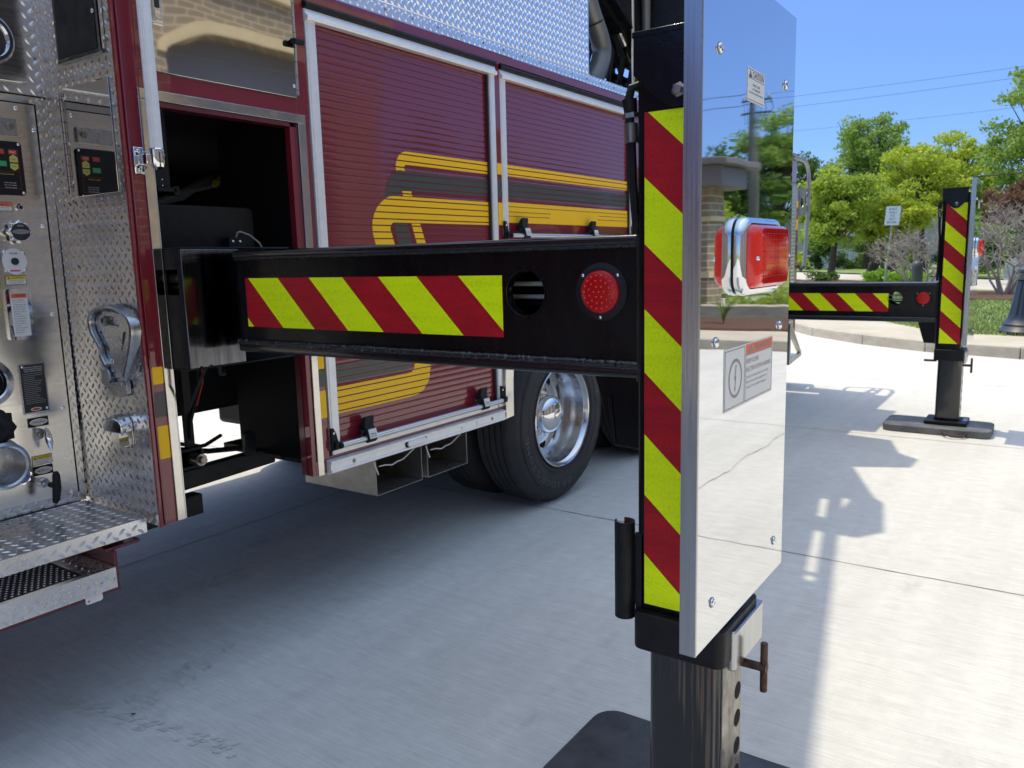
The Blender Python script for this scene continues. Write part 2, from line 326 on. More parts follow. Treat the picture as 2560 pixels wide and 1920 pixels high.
def rrect(x0, x1, y0, y1, r, n=5):
    o = []
    for cx, cy, a in ((x1 - r, y1 - r, 0), (x0 + r, y1 - r, 90), (x0 + r, y0 + r, 180), (x1 - r, y0 + r, 270)):
        for k in range(n + 1):
            t = rad(a + 90 * k / n); o.append((cx + r * math.cos(t), cy + r * math.sin(t)))
    return o
def clip(poly, ax, val, keep_gt):
    o = []; n = len(poly)
    for i in range(n):
        p = poly[i]; q = poly[(i + 1) % n]; ip = (p[ax] >= val) == keep_gt; iq = (q[ax] >= val) == keep_gt
        if ip: o.append(p)
        if ip != iq:
            t = (val - p[ax]) / (q[ax] - p[ax]); o.append((p[0] + (q[0] - p[0]) * t, p[1] + (q[1] - p[1]) * t))
    return o
def cliprect(poly, x0, x1, y0, y1):
    for ax, v_, k in ((0, x0, True), (0, x1, False), (1, y0, True), (1, y1, False)):
        if len(poly) < 3: return []
        poly = clip(poly, ax, v_, k)
    return poly
def tread(mb, fr, a0, a1, b0, b1, m, inside=None, L=0.028, W=0.010, hh=0.0021, pa=0.040, pb=0.0195, ang=48, swap=False):
    """raised diamond lozenges on plane"""
    nb = int((b1 - b0) / pb) + 1; na = int((a1 - a0) / pa) + 1
    for j in range(nb):
        for i in range(na + 1):
            ca = a0 + (i + (0.5 if j % 2 else 0.0)) * pa + 0.008; cb = b0 + (j + 0.5) * pb
            if ca > a1 - 0.006 or ca < a0 + 0.006 or cb > b1 - 0.006 or cb < b0 + 0.006: continue
            if inside and not inside(ca, cb): continue
            t = rad(ang if j % 2 else 180 - ang)
            if swap: t = rad(90) - t
            dx, dy = math.cos(t), math.sin(t); nx, ny = -dy, dx
            def P(l, w_, d): return fr.p(ca + dx * l + nx * w_, cb + dy * l + ny * w_, d)
            vs = [P(-L / 2, 0, 0), P(-L / 5, -W / 2, 0), P(L / 5, -W / 2, 0), P(L / 2, 0, 0), P(L / 5, W / 2, 0), P(-L / 5, W / 2, 0), P(-L / 4, 0, hh), P(L / 4, 0, hh)]
            mb.add(vs, [(0, 1, 6), (1, 2, 7, 6), (2, 3, 7), (3, 4, 7), (4, 5, 6, 7), (5, 0, 6)], m)
def chevrons(mb, fr, a0, a1, b0, b1, d, period, phase, slope, vertical=False):
    """red base + lime diagonals inside the rectangle. diagonal: along = phase + k*period + slope*cross"""
    mb.slab(fr, a0, a1, b0, b1, 0, d * 0.6, RRED)
    lo, hi = (b0, b1) if vertical else (a0, a1)
    for k in range(-6, 40):
        s0 = phase + k * period; s1 = s0 + period / 2
        if vertical: q = [(a0 - 1, s0 + slope * (a0 - 1)), (a0 - 1, s1 + slope * (a0 - 1)), (a1 + 1, s1 + slope * (a1 + 1)), (a1 + 1, s0 + slope * (a1 + 1))]
        else: q = [(s0 + slope * (b0 - 1), b0 - 1), (s1 + slope * (b0 - 1), b0 - 1), (s1 + slope * (b1 + 1), b1 + 1), (s0 + slope * (b1 + 1), b1 + 1)]
        q = cliprect(q, a0 + .0006, a1 - .0006, b0 + .0006, b1 - .0006)
        if len(q) >= 3: mb.face(fr, q, d, RYEL)

# ================================================================== SETTING
def sheet(name, poly, z, m, label, z0=None):
    mb = MB()
    if z0 is None: mb.face(FZ(z), poly, 0, m)
    else: mb.prism(FZ(0), poly, z0, z, m)
    return build(mb, name, label=label, kind='structure', fixn=True)
G = MB(); G.face(FZ(-0.06), [(-400, -400), (600, -400), (600, 600), (-400, 600)], 0, GRASSB)
g0 = build(G, 'ground', label='wide green ground reaching the horizon', kind='structure')
curbline = [(17.5, 7.5), (16.2, 5.4), (15.1, 4.17), (14.1, 3.50), (13.1, 2.50), (12.45, 1.55), (12.05, 0.4), (11.85, -0.8), (11.72, -2.2), (11.66, -3.5), (11.7, -5.0), (11.8, -8.5)]
apron = [(-60, -8.5), (-60, 70), (30, 70), (30, 12), (20, 9)] + curbline
sheet('concrete_apron', apron, 0.0, CONC, 'pale broomed concrete apron under the fire truck')
# joints in the apron
jm = MB()
def groove(p, q, wd=0.0055, wob=0.002, n=60):
    p = V((p[0], p[1], 0)); q = V((q[0], q[1], 0)); d = (q - p).normalized(); s_ = V((-d.y, d.x, 0)); L_ = []; R_ = []
    for i in range(n + 1):
        c = p.lerp(q, i / n) + s_ * random.uniform(-wob, wob); h = wd * random.uniform(.6, 1.3) / 2
        L_.append(c + s_ * h); R_.append(c - s_ * h)
    vs = [(v_.x, v_.y, 0.0025) for v_ in L_ + R_]; k = n + 1
    jm.add(vs, [(i, i + 1, k + i + 1, k + i) for i in range(n)], JOINT)
for x in (-2.0, 0.9 - 5, 3.785, 6.66, 9.6): groove((x, -8.4), (x, 12), n=200)
for y in (3.72, -0.75, -4.8, 8.2): groove((-8, y), (11.6, y), n=200)
build(jm, 'expansion_joint', label='thin dark joints sawn into the concrete', kind='structure', fixn=False)
# raised walk + kerb + lawn island
def offs(line, d):
    o = []
    for i, (x, y) in enumerate(line):
        a = line[max(i - 1, 0)]; b = line[min(i + 1, len(line) - 1)]; t = V((b[0] - a[0], b[1] - a[1])).normalized()
        o.append((x - t.y * d, y + t.x * d))
    return o
kin = offs(curbline, 0.16); mb = MB()
for i in range(len(curbline) - 1):
    g = 0.006
    a, b = V(curbline[i]), V(curbline[i + 1]); c, d_ = V(kin[i + 1]), V(kin[i]); t = (b - a).normalized() * g
    mb.prism(FZ(0), [tuple(a + t), tuple(b - t), tuple(c - t), tuple(d_ + t)], -0.05, 0.152, CURB)
build(mb, 'kerb', label='beige concrete kerb curving along the apron', kind='structure', bevel=0.012)
wback = [(11.95, -8.5), (13.4, -8.5), (13.4, -2.0), (13.5, 0.0), (13.56, .42), (13.73, 1.06), (14.5, 1.92), (15.6, 2.6), (17.4, 3.3), (21, 4.6), (24, 6.5), (20, 9), (18.0, 8.2)]
sheet('sidewalk', offs(curbline, .162) + wback, 0.148, WALK, 'beige concrete walk behind the kerb', z0=-0.04)
lawn = [(13.4, -8.5), (13.4, -2.0), (13.5, 0.0), (13.56, .42), (13.73, 1.06), (14.5, 1.92), (15.6, 2.6), (17.4, 3.3), (21, 4.6), (24, 6.5), (36.5, 8.0), (28.0, 1.9), (19, -4.8), (15, -8.5)]
sheet('lawn_island', lawn, 0.150, GRASSB, 'mown lawn between the kerb and the street', z0=-0.04)
sheet('street', [(14, -9), (28.7, 2.1), (39, 9.0), (60, 24), (90, 46), (100, 46), (80, 33), (57, 15.5), (40.9, 3.05), (24, -9), (-20, -60), (-30, -60)], 0.012, ROAD, 'light concrete street beyond the lawn')
sheet('far_lawn', [(24.5, -9), (41.5, 3.0), (57.5, 15.2), (80, 32), (110, 52), (160, 40), (140, -60), (24, -60), (10, -32)], 0.05, GRASSB, 'green lawn on the far side of the street')
mm = MB(); mm.prism(FZ(0), [(22.4, 1.6), (22.3, -.6), (24, -1.8), (26.2, -1.0), (26.4, 1.9), (24.6, 2.6)], 0.1, 0.20, MULCH)
mm.prism(FZ(0), [(13.2, -1.9), (15.2, -1.9), (15.4, -8.4), (13.0, -8.4)], 0.1, 0.19, MULCH)
mm.prism(FZ(0), [(30, 6.2), (35, 6.6), (38, 9.2), (35.5, 9.6), (31, 8.0)], 0.1, 0.19, MULCH)
build(mm, 'mulch_bed', label='brown mulch beds in the lawn', kind='structure', bevel=0.03)
# grass blades in the visible lawn
def inpoly(x, y, poly):
    c = False; n = len(poly)
    for i in range(n):
        x0, y0 = poly[i]; x1, y1 = poly[(i + 1) % n]
        if (y0 > y) != (y1 > y) and x < (x1 - x0) * (y - y0) / (y1 - y0) + x0: c = not c
    return c
gb = MB(); rg = random.Random(3); n = 0
while n < 26000:
    x = 13.4 + 12 * rg.random() ** 1.5; y = rg.uniform(-2.0, 4.2)
    if not inpoly(x, y, lawn) or y > x * 0.19 + .2: continue
    a = rg.uniform(0, math.pi); h = rg.uniform(.03, .075); w_ = rg.uniform(.006, .014); dx, dy = math.cos(a) * w_, math.sin(a) * w_; lx, ly = rg.uniform(-.03, .03), rg.uniform(-.03, .03)
    gb.add([(x - dx, y - dy, .15), (x + dx, y + dy, .15), (x + lx, y + ly, .15 + h)], [(0, 1, 2)], BLADE); n += 1
build(gb, 'grass', label='short green lawn grass by the walk', kind='stuff', fixn=False)

# ------------------------------------------------------------------ vegetation
def leaves(mb, c, r, n, size, m, rg, flat=1.0):
    for _ in range(n):
        while True:
            p = V((rg.uniform(-1, 1), rg.uniform(-1, 1), rg.uniform(-1, 1)))
            if p.length <= 1: break
        p = p * (0.55 + 0.45 * p.length) if p.length > .2 else p
        q = c + V((p.x * r, p.y * r, p.z * r * flat)); s_ = size * rg.uniform(.6, 1.3)
        nrm = (V((rg.gauss(0, 1), rg.gauss(0, 1), rg.gauss(.6, .8)))).normalized(); t = nrm.orthogonal().normalized(); b = nrm.cross(t); a = rg.uniform(0, 6.28)
        t, b = t * math.cos(a) + b * math.sin(a), b * math.cos(a) - t * math.sin(a)
        mb.add([q - t * s_, q - b * s_ * .45, q + t * s_ * .9, q + b * s_ * .5], [(0, 1, 2, 3)], m)
def tree(name, base, h, crown_c, cr, m, label, group, nclump=60, nleaf=150, size=.13, clump=.75, stems=1, lean=(0, 0), seed=1, flat=.55, trunk_r=.14, bark=None):
    rg = random.Random(seed); base = V(base); cc = V(crown_c); t = empty(name, base, label, 'tree', group)
    tk = MB(); cw = MB(); ends = []
    for k in range(nclump):
        while True:
            p = V((rg.uniform(-1, 1), rg.uniform(-1, 1), rg.uniform(-1, 1)))
            if .25 < p.length <= 1: break
        e = cc + V((p.x * cr[0], p.y * cr[1], p.z * cr[2])) * (0.75 + .3 * rg.random()); ends.append(e)
    for s_ in range(stems):
        a = 6.28 * s_ / stems + seed; sp = .0 if stems == 1 else .35
        top = V((cc.x + math.cos(a) * cr[0] * sp, cc.y + math.sin(a) * cr[1] * sp, cc.z + cr[2] * .3))
        mid = base.lerp(top, .5) + V((rg.uniform(-.2, .2) + lean[0], rg.uniform(-.2, .2) + lean[1], 0))
        pts = [base + V((math.cos(a), math.sin(a), 0)) * (.0 if stems == 1 else .1), base.lerp(mid, .5) + V((rg.uniform(-.08, .08), rg.uniform(-.08, .08), 0)), mid, mid.lerp(top, .5), top]
        tk.tube(pts, [trunk_r * 1.25, trunk_r, trunk_r * .75, trunk_r * .5, trunk_r * .15], 8, bark or BARK)
        for e in ends[s_::stems]:
            j = rg.uniform(.45, .95); st = pts[2].lerp(pts[4], max(0, (j - .5) * 2)) if j > .5 else pts[1].lerp(pts[2], .8)
            mid2 = st.lerp(e, .5) + V((0, 0, -.15 * rg.random())); tk.tube([st, mid2, e], [trunk_r * .3, trunk_r * .17, trunk_r * .05], 5, bark or BARK, caps=False)
    for e in ends: leaves(cw, e, clump * rg.uniform(.6, 1.25), int(nleaf * rg.uniform(.6, 1.3)), size, m, rg, flat)
    build(tk, 'trunk', t, fixn=False); build(cw, 'crown', t, fixn=False)
    return t
GT = 'trees along the far street'
tree('maple_tree', (38.5, 8.85, .0), 5, (38.5, 8.45, 3.6), (2.0, 1.9, 1.85), LF_MAPLE, 'bright green round maple beside the curved chrome grab rail', GT, 105, 150, .10, .6, seed=3, trunk_r=.15)
tree('maple_tree', (41.0, 7.6, .0), 5, (41.0, 7.0, 2.9), (1.8, 1.6, 1.3), LF_MAPLE, 'low green tree with forked dark trunks left of the white sign', GT, 50, 130, .12, .6, stems=2, seed=8, trunk_r=.17)
tree('locust_tree', (43, 5.6, .0), 5, (43, 5.9, 4.5), (2.0, 2.2, 1.9), LF_YEL, 'yellow green airy tree behind the white sign', GT, 80, 120, .10, .6, seed=11, flat=.6)
tree('locust_tree', (40, 6.6, .0), 5, (40, 6.0, 3.2), (1.5, 1.4, 1.2), LF_YEL, 'small yellow green tree directly above the bare left shrub', GT, 40, 110, .10, .5, seed=13, flat=.6)
tree('shade_tree', (62, 11.8, 0), 10, (62, 11.9, 7.6), (3.2, 2.9, 3.6), LF_GRN, 'tall layered green tree rising above the maple', GT, 105, 120, .14, .8, seed=21, flat=.55, trunk_r=.25)
tree('shade_tree', (66, 16.0, 0), 9, (66, 16.9, 6.2), (2.4, 2.0, 2.8), LF_DRK, 'smaller dark green tree at the left behind the grab rail', GT, 60, 130, .14, .8, seed=23, flat=.6, trunk_r=.22)
tree('shade_tree', (60, 6.3, 0), 9, (60, 6.0, 5.9), (2.6, 2.8, 3.1), LF_YEL, 'rounded yellow green tree left of the far stabilizer column', GT, 100, 120, .13, .75, seed=27, flat=.6, trunk_r=.22)
tree('shade_tree', (52, 0.5, 0), 9, (52, 1.0, 6.9), (3.0, 3.3, 4.8), LF_GRN, 'large green tree at the right edge of the photo', GT, 150, 130, .13, .8, seed=31, flat=.6, trunk_r=.25)
tree('shade_tree', (58, -6, 0), 10, (58, -5, 6), (3.4, 3.4, 3.4), LF_GRN, 'green tree beyond the right edge of the lawn', GT, 60, 110, .2, 1.0, seed=33, trunk_r=.25)
tree('copper_shrub_tree', (36, 1.4, 0), 4, (36, 1.2, 3.1), (1.3, 2.0, .95), LF_BRN, 'copper brown tree above the bare shrub at the right', GT, 36, 130, .1, .5, seed=41, trunk_r=.1)
tree('copper_shrub_tree', (45, 7.2, 0), 4, (45, 7.3, 3.6), (1.0, 1.5, .6), LF_BRN, 'dark copper tree patch behind the white sign', GT, 20, 110, .1, .5, seed=43, trunk_r=.1)
tree('round_tree', (58, 10.0, 0), 4, (58, 10.1, 2.4), (1.5, 1.5, 1.3), LF_DRK, 'low dark round tree behind the forked trunks', GT, 30, 130, .14, .7, seed=47, trunk_r=.12)
tree('round_tree', (62, 15.0, 0), 4, (62, 15.2, 2.2), (1.4, 1.2, 1.2), LF_GRN, 'low green round tree near the grab rail foot', GT, 26, 120, .14, .7, seed=49, trunk_r=.12)
# far-off wood closing the horizon
wd = MB(); rw = random.Random(5)
for i in range(120):
    a = i / 120; x = 95 + rw.uniform(-6, 10) - 25 * abs(a - .5); y = -75 + 115 * a
    leaves(wd, V((x, y, rw.uniform(1.0, 5.2))), rw.uniform(2.6, 4.0), 170, .42, [LF_DRK, LF_GRN, LF_GRN, LF_MAPLE][i % 4], rw, .8)
build(wd, 'far_wood', label='mass of green trees closing the view behind the houses', kind='stuff', fixn=False)
# hedges and shrubs
def hedge(name, c, r, m, label, n=30, nl=120, size=.07, flat=.7, seed=1, group=None, cat='hedge'):
    rg = random.Random(seed); mb = MB()
    for k in range(n): leaves(mb, V((c[0] + rg.uniform(-r[0], r[0]), c[1] + rg.uniform(-r[1], r[1]), c[2] + rg.uniform(-r[2], r[2]))), rg.uniform(.18, .3) * min(2.2, max(1, r[2] * 2.5)), nl, size, m, rg, flat)
    return build(mb, name, label=label, cat=cat, group=group, fixn=False)
hedge('low_hedge', (34, 5.35, .35), (.8, 1.0, .2), LF_HEDGE, 'low lime green hedge under the white sign', 40, 110, .06, seed=2)
hedge('dark_hedge', (62, 9.5, .9), (1.0, 6.5, .7), LF_DRK, 'dark green hedge across the street behind the tree trunks', 90, 110, .1, seed=4)
hedge('round_shrub', (57, 15.6, .8), (.5, 1.0, .5), LF_YEL, 'yellow green shrub beside the foot of the grab rail', 22, 110, .08, seed=6, cat='shrub')
hedge('round_shrub', (46, 6.6, .7), (.4, .7, .4), LF_HEDGE, 'light green shrub behind the sign post', 16, 110, .07, seed=9, cat='shrub')
hedge('grass_tuft', (35, 8.35, .35), (.3, .5, .12), LF_DRK, 'dark grassy tuft at the foot of the bright maple', 14, 90, .07, seed=10, cat='plant')
hedge('dark_hedge', (48, 1.0, .9), (.8, 4.0, .8), LF_DRK, 'dark hedge behind the bare shrub at the right', 60, 110, .09, seed=12)
def bare(name, base, rad_, h, label, seed, nst=9):
    rg = random.Random(seed); st = MB(); tw = MB(); base = V(base); t = empty(name, base, label, 'shrub', 'bare grey shrubs by the street')
    def grow(p, d, L_, r, depth):
        q = p + d * L_; m_ = p.lerp(q, .5) + V((rg.gauss(0, .06), rg.gauss(0, .06), 0)) * L_
        (st if depth < 2 else tw).tube([p, m_, q], [r, r * .8, r * .6], 5 if depth < 2 else 3, TWIG, caps=False)
        if depth >= 5: return
        for k in range(rg.choice((2, 3)) if depth else 3):
            nd = (d + V((rg.gauss(0, .55), rg.gauss(0, .55), rg.gauss(0.0, .35)))).normalized()
            if q.z + nd.z * L_ * .7 < base.z + h * .3: nd.z = abs(nd.z)
            grow(q, nd, L_ * rg.uniform(.62, .82), max(r * .6, .006), depth + 1)
    for k in range(nst):
        a = 6.28 * k / nst + rg.uniform(-.2, .2); d = V((math.cos(a) * rad_ * .45, math.sin(a) * rad_ * .45, h * .55)).normalized()
        grow(base + V((math.cos(a) * .15, math.sin(a) * .15, 0)), d, h * .36, .035, 0)
    build(st, 'stem', t, fixn=False); build(tw, 'twigs', t, fixn=False)
bare('bare_shrub', (24.6, 1.25, .2), 1.1, 2.15, 'leafless grey shrub on mulch right of the far stabilizer column', 5, 11)
bare('bare_shrub', (25.0, 3.35, .15), 1.1, 1.75, 'leafless grey shrub left of the far stabilizer column', 15, 11)

# ------------------------------------------------------------------ street things
def lampbase():
    t = empty('street_lamp', (14.0, .40, .15), 'black fluted street lamp base on the lawn at the right edge', 'street lamp')
    mb = MB(); seg = 48; prof = [(.37, 0), (.37, .05), (.345, .08), (.315, .12), (.32, .15), (.28, .20), (.265, .24), (.245, .32), (.212, .50), (.185, .68), (.168, .78)]
    vs = []; o = V((14.0, .40, .15))
    for r, h in prof:
        for i in range(seg):
            a = 2 * math.pi * i / seg; k = r * (1 - (.07 if (i % 4 == 0 and .2 < h) else 0)); vs.append(o + V((k * math.cos(a), k * math.sin(a), h)))
    mb.add(vs, [(j * seg + i, j * seg + (i + 1) % seg, (j + 1) * seg + (i + 1) % seg, (j + 1) * seg + i) for j in range(len(prof) - 1) for i in range(seg)], BLKIRON)
    build(mb, 'base', t)
    mb = MB(); mb.lathe([(.15, .78), (.19, .80), (.19, .84), (.16, .86), (.16, .90), (.185, .92), (.185, .95), (.12, .99), (.10, 1.0)], o, (0, 0, 1), 32, BLKIRON); build(mb, 'collar', t)
    mb = MB(); mb.lathe([(.095, .99), (.085, 2.2), (.06, 4.3), (0, 4.3)], o, (0, 0, 1), 24, BLKIRON); build(mb, 'pole', t)
    mb = MB(); mb.lathe([(.06, 4.3), (.14, 4.36), (.2, 4.5), (.26, 4.95), (.2, 5.1), (.05, 5.25), (0, 5.3)], o, (0, 0, 1), 24, BLKIRON); build(mb, 'lantern', t)
lampbase()
mb = MB(); mb.lathe([(.13, 0), (.13, .74), (.122, .745), (.122, .76), (.13, .765), (.13, .80), (.122, .805), (.122, .82), (.13, .825), (.13, .86), (.115, .92), (.08, .965), (.04, .985), (0, .99)], (22.0, 3.0, .15), (0, 0, 1), 28, BOLL)
build(mb, 'bollard', label='dark grey round topped bollard on the lawn', cat='bollard')
def signpost():
    t = empty('road_sign', (30, 5.05, .0), 'white road sign reading exit only do not enter on a leaning post', 'sign')
    fr = Fr((30, 4.93, 2.55), V((0, -1, -.03)).normalized(), V((0, -.08, 1)).normalized(), (-1, 0, 0))
    mb = MB(); mb.prism(fr, rrect(-.23, .23, -.32, .32, .03), -.004, .0, SIGNW); build(mb, 'sign_plate', t)
    for k, s_ in enumerate(('EXIT', 'ONLY', 'DO', 'NOT', 'ENTER')):
        mb = MB(); mb.text(fr, s_, 0, .22 - k * .11, {'DO': .13, 'NOT': .2}.get(s_, .3 if s_ == 'ENTER' else .25), .07, .003, SIGNB); build(mb, 'sign_lettering', t, fixn=False)
    mb = MB(); mb.cyl((30.03, 5.12, .0), (30.03, 4.93, 2.4), .028, .028, 10, GALVP); build(mb, 'post', t)
signpost()
def parked_car(x, y, rz, label):
    t = empty('parked_car', (x, y, 0), label, 'car', 'silver blue cars parked beyond the lawn'); c, s_ = math.cos(rz), math.sin(rz)
    fr = Fr((x, y, 0), (c, s_, 0), (0, 0, 1), (-s_, c, 0))
    body = [(-2.2, .35), (-2.25, .6), (-2.15, .85), (-1.3, .97), (-.7, 1.42), (.9, 1.47), (1.7, 1.05), (2.15, .98), (2.25, .6), (2.2, .32)]
    mb = MB(); mb.prism(fr, body, -.88, .88, CARP); build(mb, 'body', t, bevel=.05, seg=3)
    mb = MB(); mb.prism(fr, [(-1.22, .99), (-.68, 1.37), (.85, 1.42), (1.55, 1.05)], -.89, .89, GLASSD); build(mb, 'window', t)
    for sx in (-1.35, 1.4):
        for sy in (-.82, .82):
            w_ = MB(); w_.cyl(fr.p(sx, .33, sy - .1), fr.p(sx, .33, sy + .1), .33, .33, 24, RUBBER); w_.cyl(fr.p(sx, .33, sy - .11), fr.p(sx, .33, sy + .11), .2, .2, 20, RIM); build(w_, 'wheel', t)
    for sy in (-.62, .62):
        w_ = MB(); w_.dome(fr.p(-2.2, .72, sy), -fr.u, .13, .06, CLEAR); build(w_, 'headlight', t)
parked_car(30.0, -0.3, rad(35), 'silver blue car parked on the street behind the lamp base')
parked_car(38.5, -13.2, rad(10), 'silver blue car parked far behind the brick porch')
# utility pole + wires
def upole(x, y, h, label):
    t = empty('utility_pole', (x, y, 0), label, 'utility pole', 'wooden utility poles')
    mb = MB(); mb.cyl((x, y, 0), (x, y, h), .17, .11, 14, POLEW); build(mb, 'pole', t)
    mb = MB()
    for k, z in enumerate((h - .5, h - 1.1)):
        mb.box(x - .06, x + .06, y - .75, y + .75, z, z + .08, POLEW)
    build(mb, 'crossarm', t)
    for k in range(6):
        yy = y - .65 + k * .26
        m2 = MB(); m2.lathe([(.03, 0), (.05, .05), (.03, .1), (.05, .14), (0, .2)], (x, yy, h - .4), (0, 0, 1), 10, GALVP)
        m2.tube([(x, yy, h - .25), (x - .1, yy + .2, h - .9), (x, yy * .6 + y * .4, h - 1.6)], .015, 5, WIREM); build(m2, 'insulator', t)
upole(40, -12.0, 9.2, 'wooden utility pole with crossarms seen mirrored in the steel panel')
upole(58, 30, 10.5, 'wooden utility pole left behind the fire truck')
def wire(p, q, sag, r, label):
    p = V(p); q = V(q); mb = MB(); pts = []
    for i in range(25):
        t = i / 24; v_ = p.lerp(q, t); v_.z -= sag * 4 * t * (1 - t); pts.append(v_)
    mb.tube(pts, r, 5, WIREM); build(mb, 'power_line', label=label, cat='power line', group='overhead power lines')
wire((45, 30, 10.2), (40, -12, 9.0), .5, .007, 'thin topmost power line crossing the blue sky')
wire((45.4, 30, 9.75), (40, -11.6, 8.75), .6, .007, 'second thin power line just under the topmost')
wire((45.6, 30, 8.6), (40, -12.4, 7.5), .6, .006, 'faint lower power line in front of the tree tops')
wire((58, 30, 6.7), (40, -12, 5.0), .8, .028, 'thick dark cable passing in front of the trees')
wire((40, -12, 9.1), (30, -60, 9.6), .8, .015, 'power line leaving the utility pole mirrored in the panel')
wire((40, -11.2, 8.6), (30, -60, 9.0), .8, .015, 'lower power line leaving the utility pole mirrored in the panel')

# ------------------------------------------------------------------ far house
def house(x, y0, y1, h, label, m=SIDING):
    t = empty('house', (x + 4, (y0 + y1) / 2, 0), label, 'house', 'houses across the street')
    mb = MB(); mb.box(x, x + 8, y0, y1, 0, h, m); ym = (y0 + y1) / 2
    mb.add([(x, y0, h), (x, y1, h), (x, ym, h + 2.2), (x + 8, y0, h), (x + 8, y1, h), (x + 8, ym, h + 2.2)], [(0, 1, 2), (3, 5, 4)], m); build(mb, 'wall', t)
    mb = MB()
    for s_, yy in ((1, y0 - .4), (-1, y1 + .4)):
        mb.add([(x - .4, yy, h - .25), (x + 8.4, yy, h - .25), (x + 8.4, ym, h + 2.35), (x - .4, ym, h + 2.35), (x - .4, yy, h - .4), (x + 8.4, yy, h - .4), (x + 8.4, ym, h + 2.2), (x - .4, ym, h + 2.2)], [(0, 1, 2, 3), (4, 7, 6, 5), (0, 4, 5, 1), (2, 6, 7, 3), (0, 3, 7, 4), (1, 5, 6, 2)], ROOFM)
    build(mb, 'roof', t)
    for yy in (y0 + (y1 - y0) * .25, y0 + (y1 - y0) * .7):
        w_ = MB(); w_.box(x - .06, x + .02, yy - .6, yy + .6, 1.0, 2.2, GLASSD); fr_ = build(w_, 'window', t)
        w_ = MB(); w_.box(x - .1, x - .03, yy - .7, yy + .7, .9, 1.0, WHITE); w_.box(x - .1, x - .03, yy - .7, yy + .7, 2.2, 2.3, WHITE); w_.box(x - .1, x - .03, yy - .04, yy + .04, 1.0, 2.2, WHITE); build(w_, 'frame', fr_)
house(78, 17.5, 25, 3.0, 'grey gabled house behind the grab rail')
house(80, 6, 13, 2.8, 'grey house hidden behind the forked trunks')
house(75, -24, -19, 3.2, 'small grey gabled house mirrored beside the red beacon')
fn = MB()
for i in range(9): fn.box(66, 66.06, 13.2 + i * .36, 13.2 + i * .36 + .3, .05, 1.5, WHITE)
fn.box(66.06, 66.1, 13.1, 16.6, .4, .5, WHITE); fn.box(66.06, 66.1, 13.1, 16.6, 1.1, 1.2, WHITE)
build(fn, 'board_fence', label='pale board fence across the street behind the maple trunk', cat='fence')

# ------------------------------------------------------------------ fire station (behind the camera, mirrored in the steel)
def station():
    t = empty('fire_station', (4, -14, 0), 'tan brick fire station with arched garage openings facing the truck', 'building')
    fr = Fr((0, -8.5, 0), (1, 0, 0), (0, 0, 1), (0, 1, 0)); mb = MB(); open_ = []
    bays = [8.72 + 5.4 * k for k in (-5, -4, -3, -2, -1, 0)]
    for x in bays:
        pts = [(x, .05), (x + 4.0, .05)] + [(x + 2 + 2.0 * math.cos(rad(a_)) , 5.2 + .42 * math.sin(rad(a_))) for a_ in range(0, 181, 15)]
        open_.append(pts)
    mb.holes(fr, [(-26, .05), (14.3, .05), (14.3, 6.6), (-26, 6.6)], open_, -.45, 0, BRICK)
    mb.box(13.85, 14.3, -26, -8.96, .05, 6.6, BRICK); mb.box(-26, -25.5, -26, -8.96, .05, 6.6, BRICK)
    build(mb, 'wall', t)
    for x in bays:
        d = MB(); d.box(x - .1, x + 4.1, -9.1, -8.97, .05, 5.8, GDOOR)
        for k in range(1, 9): d.box(x - .05, x + 4.05, -8.965, -8.955, .05 + k * .66, .065 + k * .66, LGREY)
        build(d, 'garage_door', t)
        b_ = MB(); r_in = [(x + 2 + 2.0 * math.cos(rad(a_)), 5.2 + .42 * math.sin(rad(a_))) for a_ in range(0, 181, 10)]; r_out = [(x + 2 + 2.2 * math.cos(rad(a_)), 5.2 + .68 * math.sin(rad(a_))) for a_ in range(0, 181, 10)]
        for k in range(len(r_in) - 1): b_.prism(fr, [r_in[k], r_in[k + 1], r_out[k + 1], r_out[k]], .002, .05, SLAB)
        build(b_, 'stone_arch', t)
    b_ = MB()
    for k in range(-6, 1):
        xa = bays[0] - 1.4 + (k + 6) * 5.4; b_.box(xa - .0, min(xa + 1.08, 14.35), -8.497, -8.44, 5.18, 5.42, SLAB); b_.box(xa, min(xa + 1.08, 14.35), -8.497, -8.44, 4.5, 4.68, SLAB)
    b_.box(-26.1, 14.42, -8.6, -8.35, 6.6, 6.85, SLAB); b_.box(14.302, 14.4, -26, -8.61, 6.6, 6.85, SLAB)
    build(b_, 'stone_band', t)
    r_ = MB(); r_.box(-25.4, 13.8, -26, -9.0, 6.0, 6.15, ROOFM); build(r_, 'roof', t)
    # porch at the corner
    p = MB(); p.box(15.95, 16.7, -9.6, -5.0, .15, 2.75, BRICK); build(p, 'porch_wall', t)
    p = MB(); p.box(15.9, 16.75, -9.62, -4.95, .95, 1.08, SLAB); p.box(15.9, 16.75, -9.62, -4.95, 2.1, 2.2, SLAB); build(p, 'stone_band', t)
    p = MB(); p.box(15.4, 16.9, -9.8, -4.55, 2.75, 3.15, FASCIA); p.box(15.2, 17.0, -9.9, -4.38, 3.1505, 3.28, FASCIA); build(p, 'porch_roof', t, bevel=.02)
station()
def railing():
    t = empty('iron_railing', (18, -8, .0), 'black iron railing beside the brick porch', 'railing')
    for z in (.45, .75, 1.1):
        m_ = MB(); m_.tube([(19, -4.6, z), (19, -12, z)], .025, 8, BLKIRON); build(m_, 'rail', t)
    for k in range(6):
        m_ = MB(); m_.tube([(19, -4.6 - 1.48 * k, .1), (19, -4.6 - 1.48 * k, 1.12)], .025, 8, BLKIRON); build(m_, 'post', t)
railing()
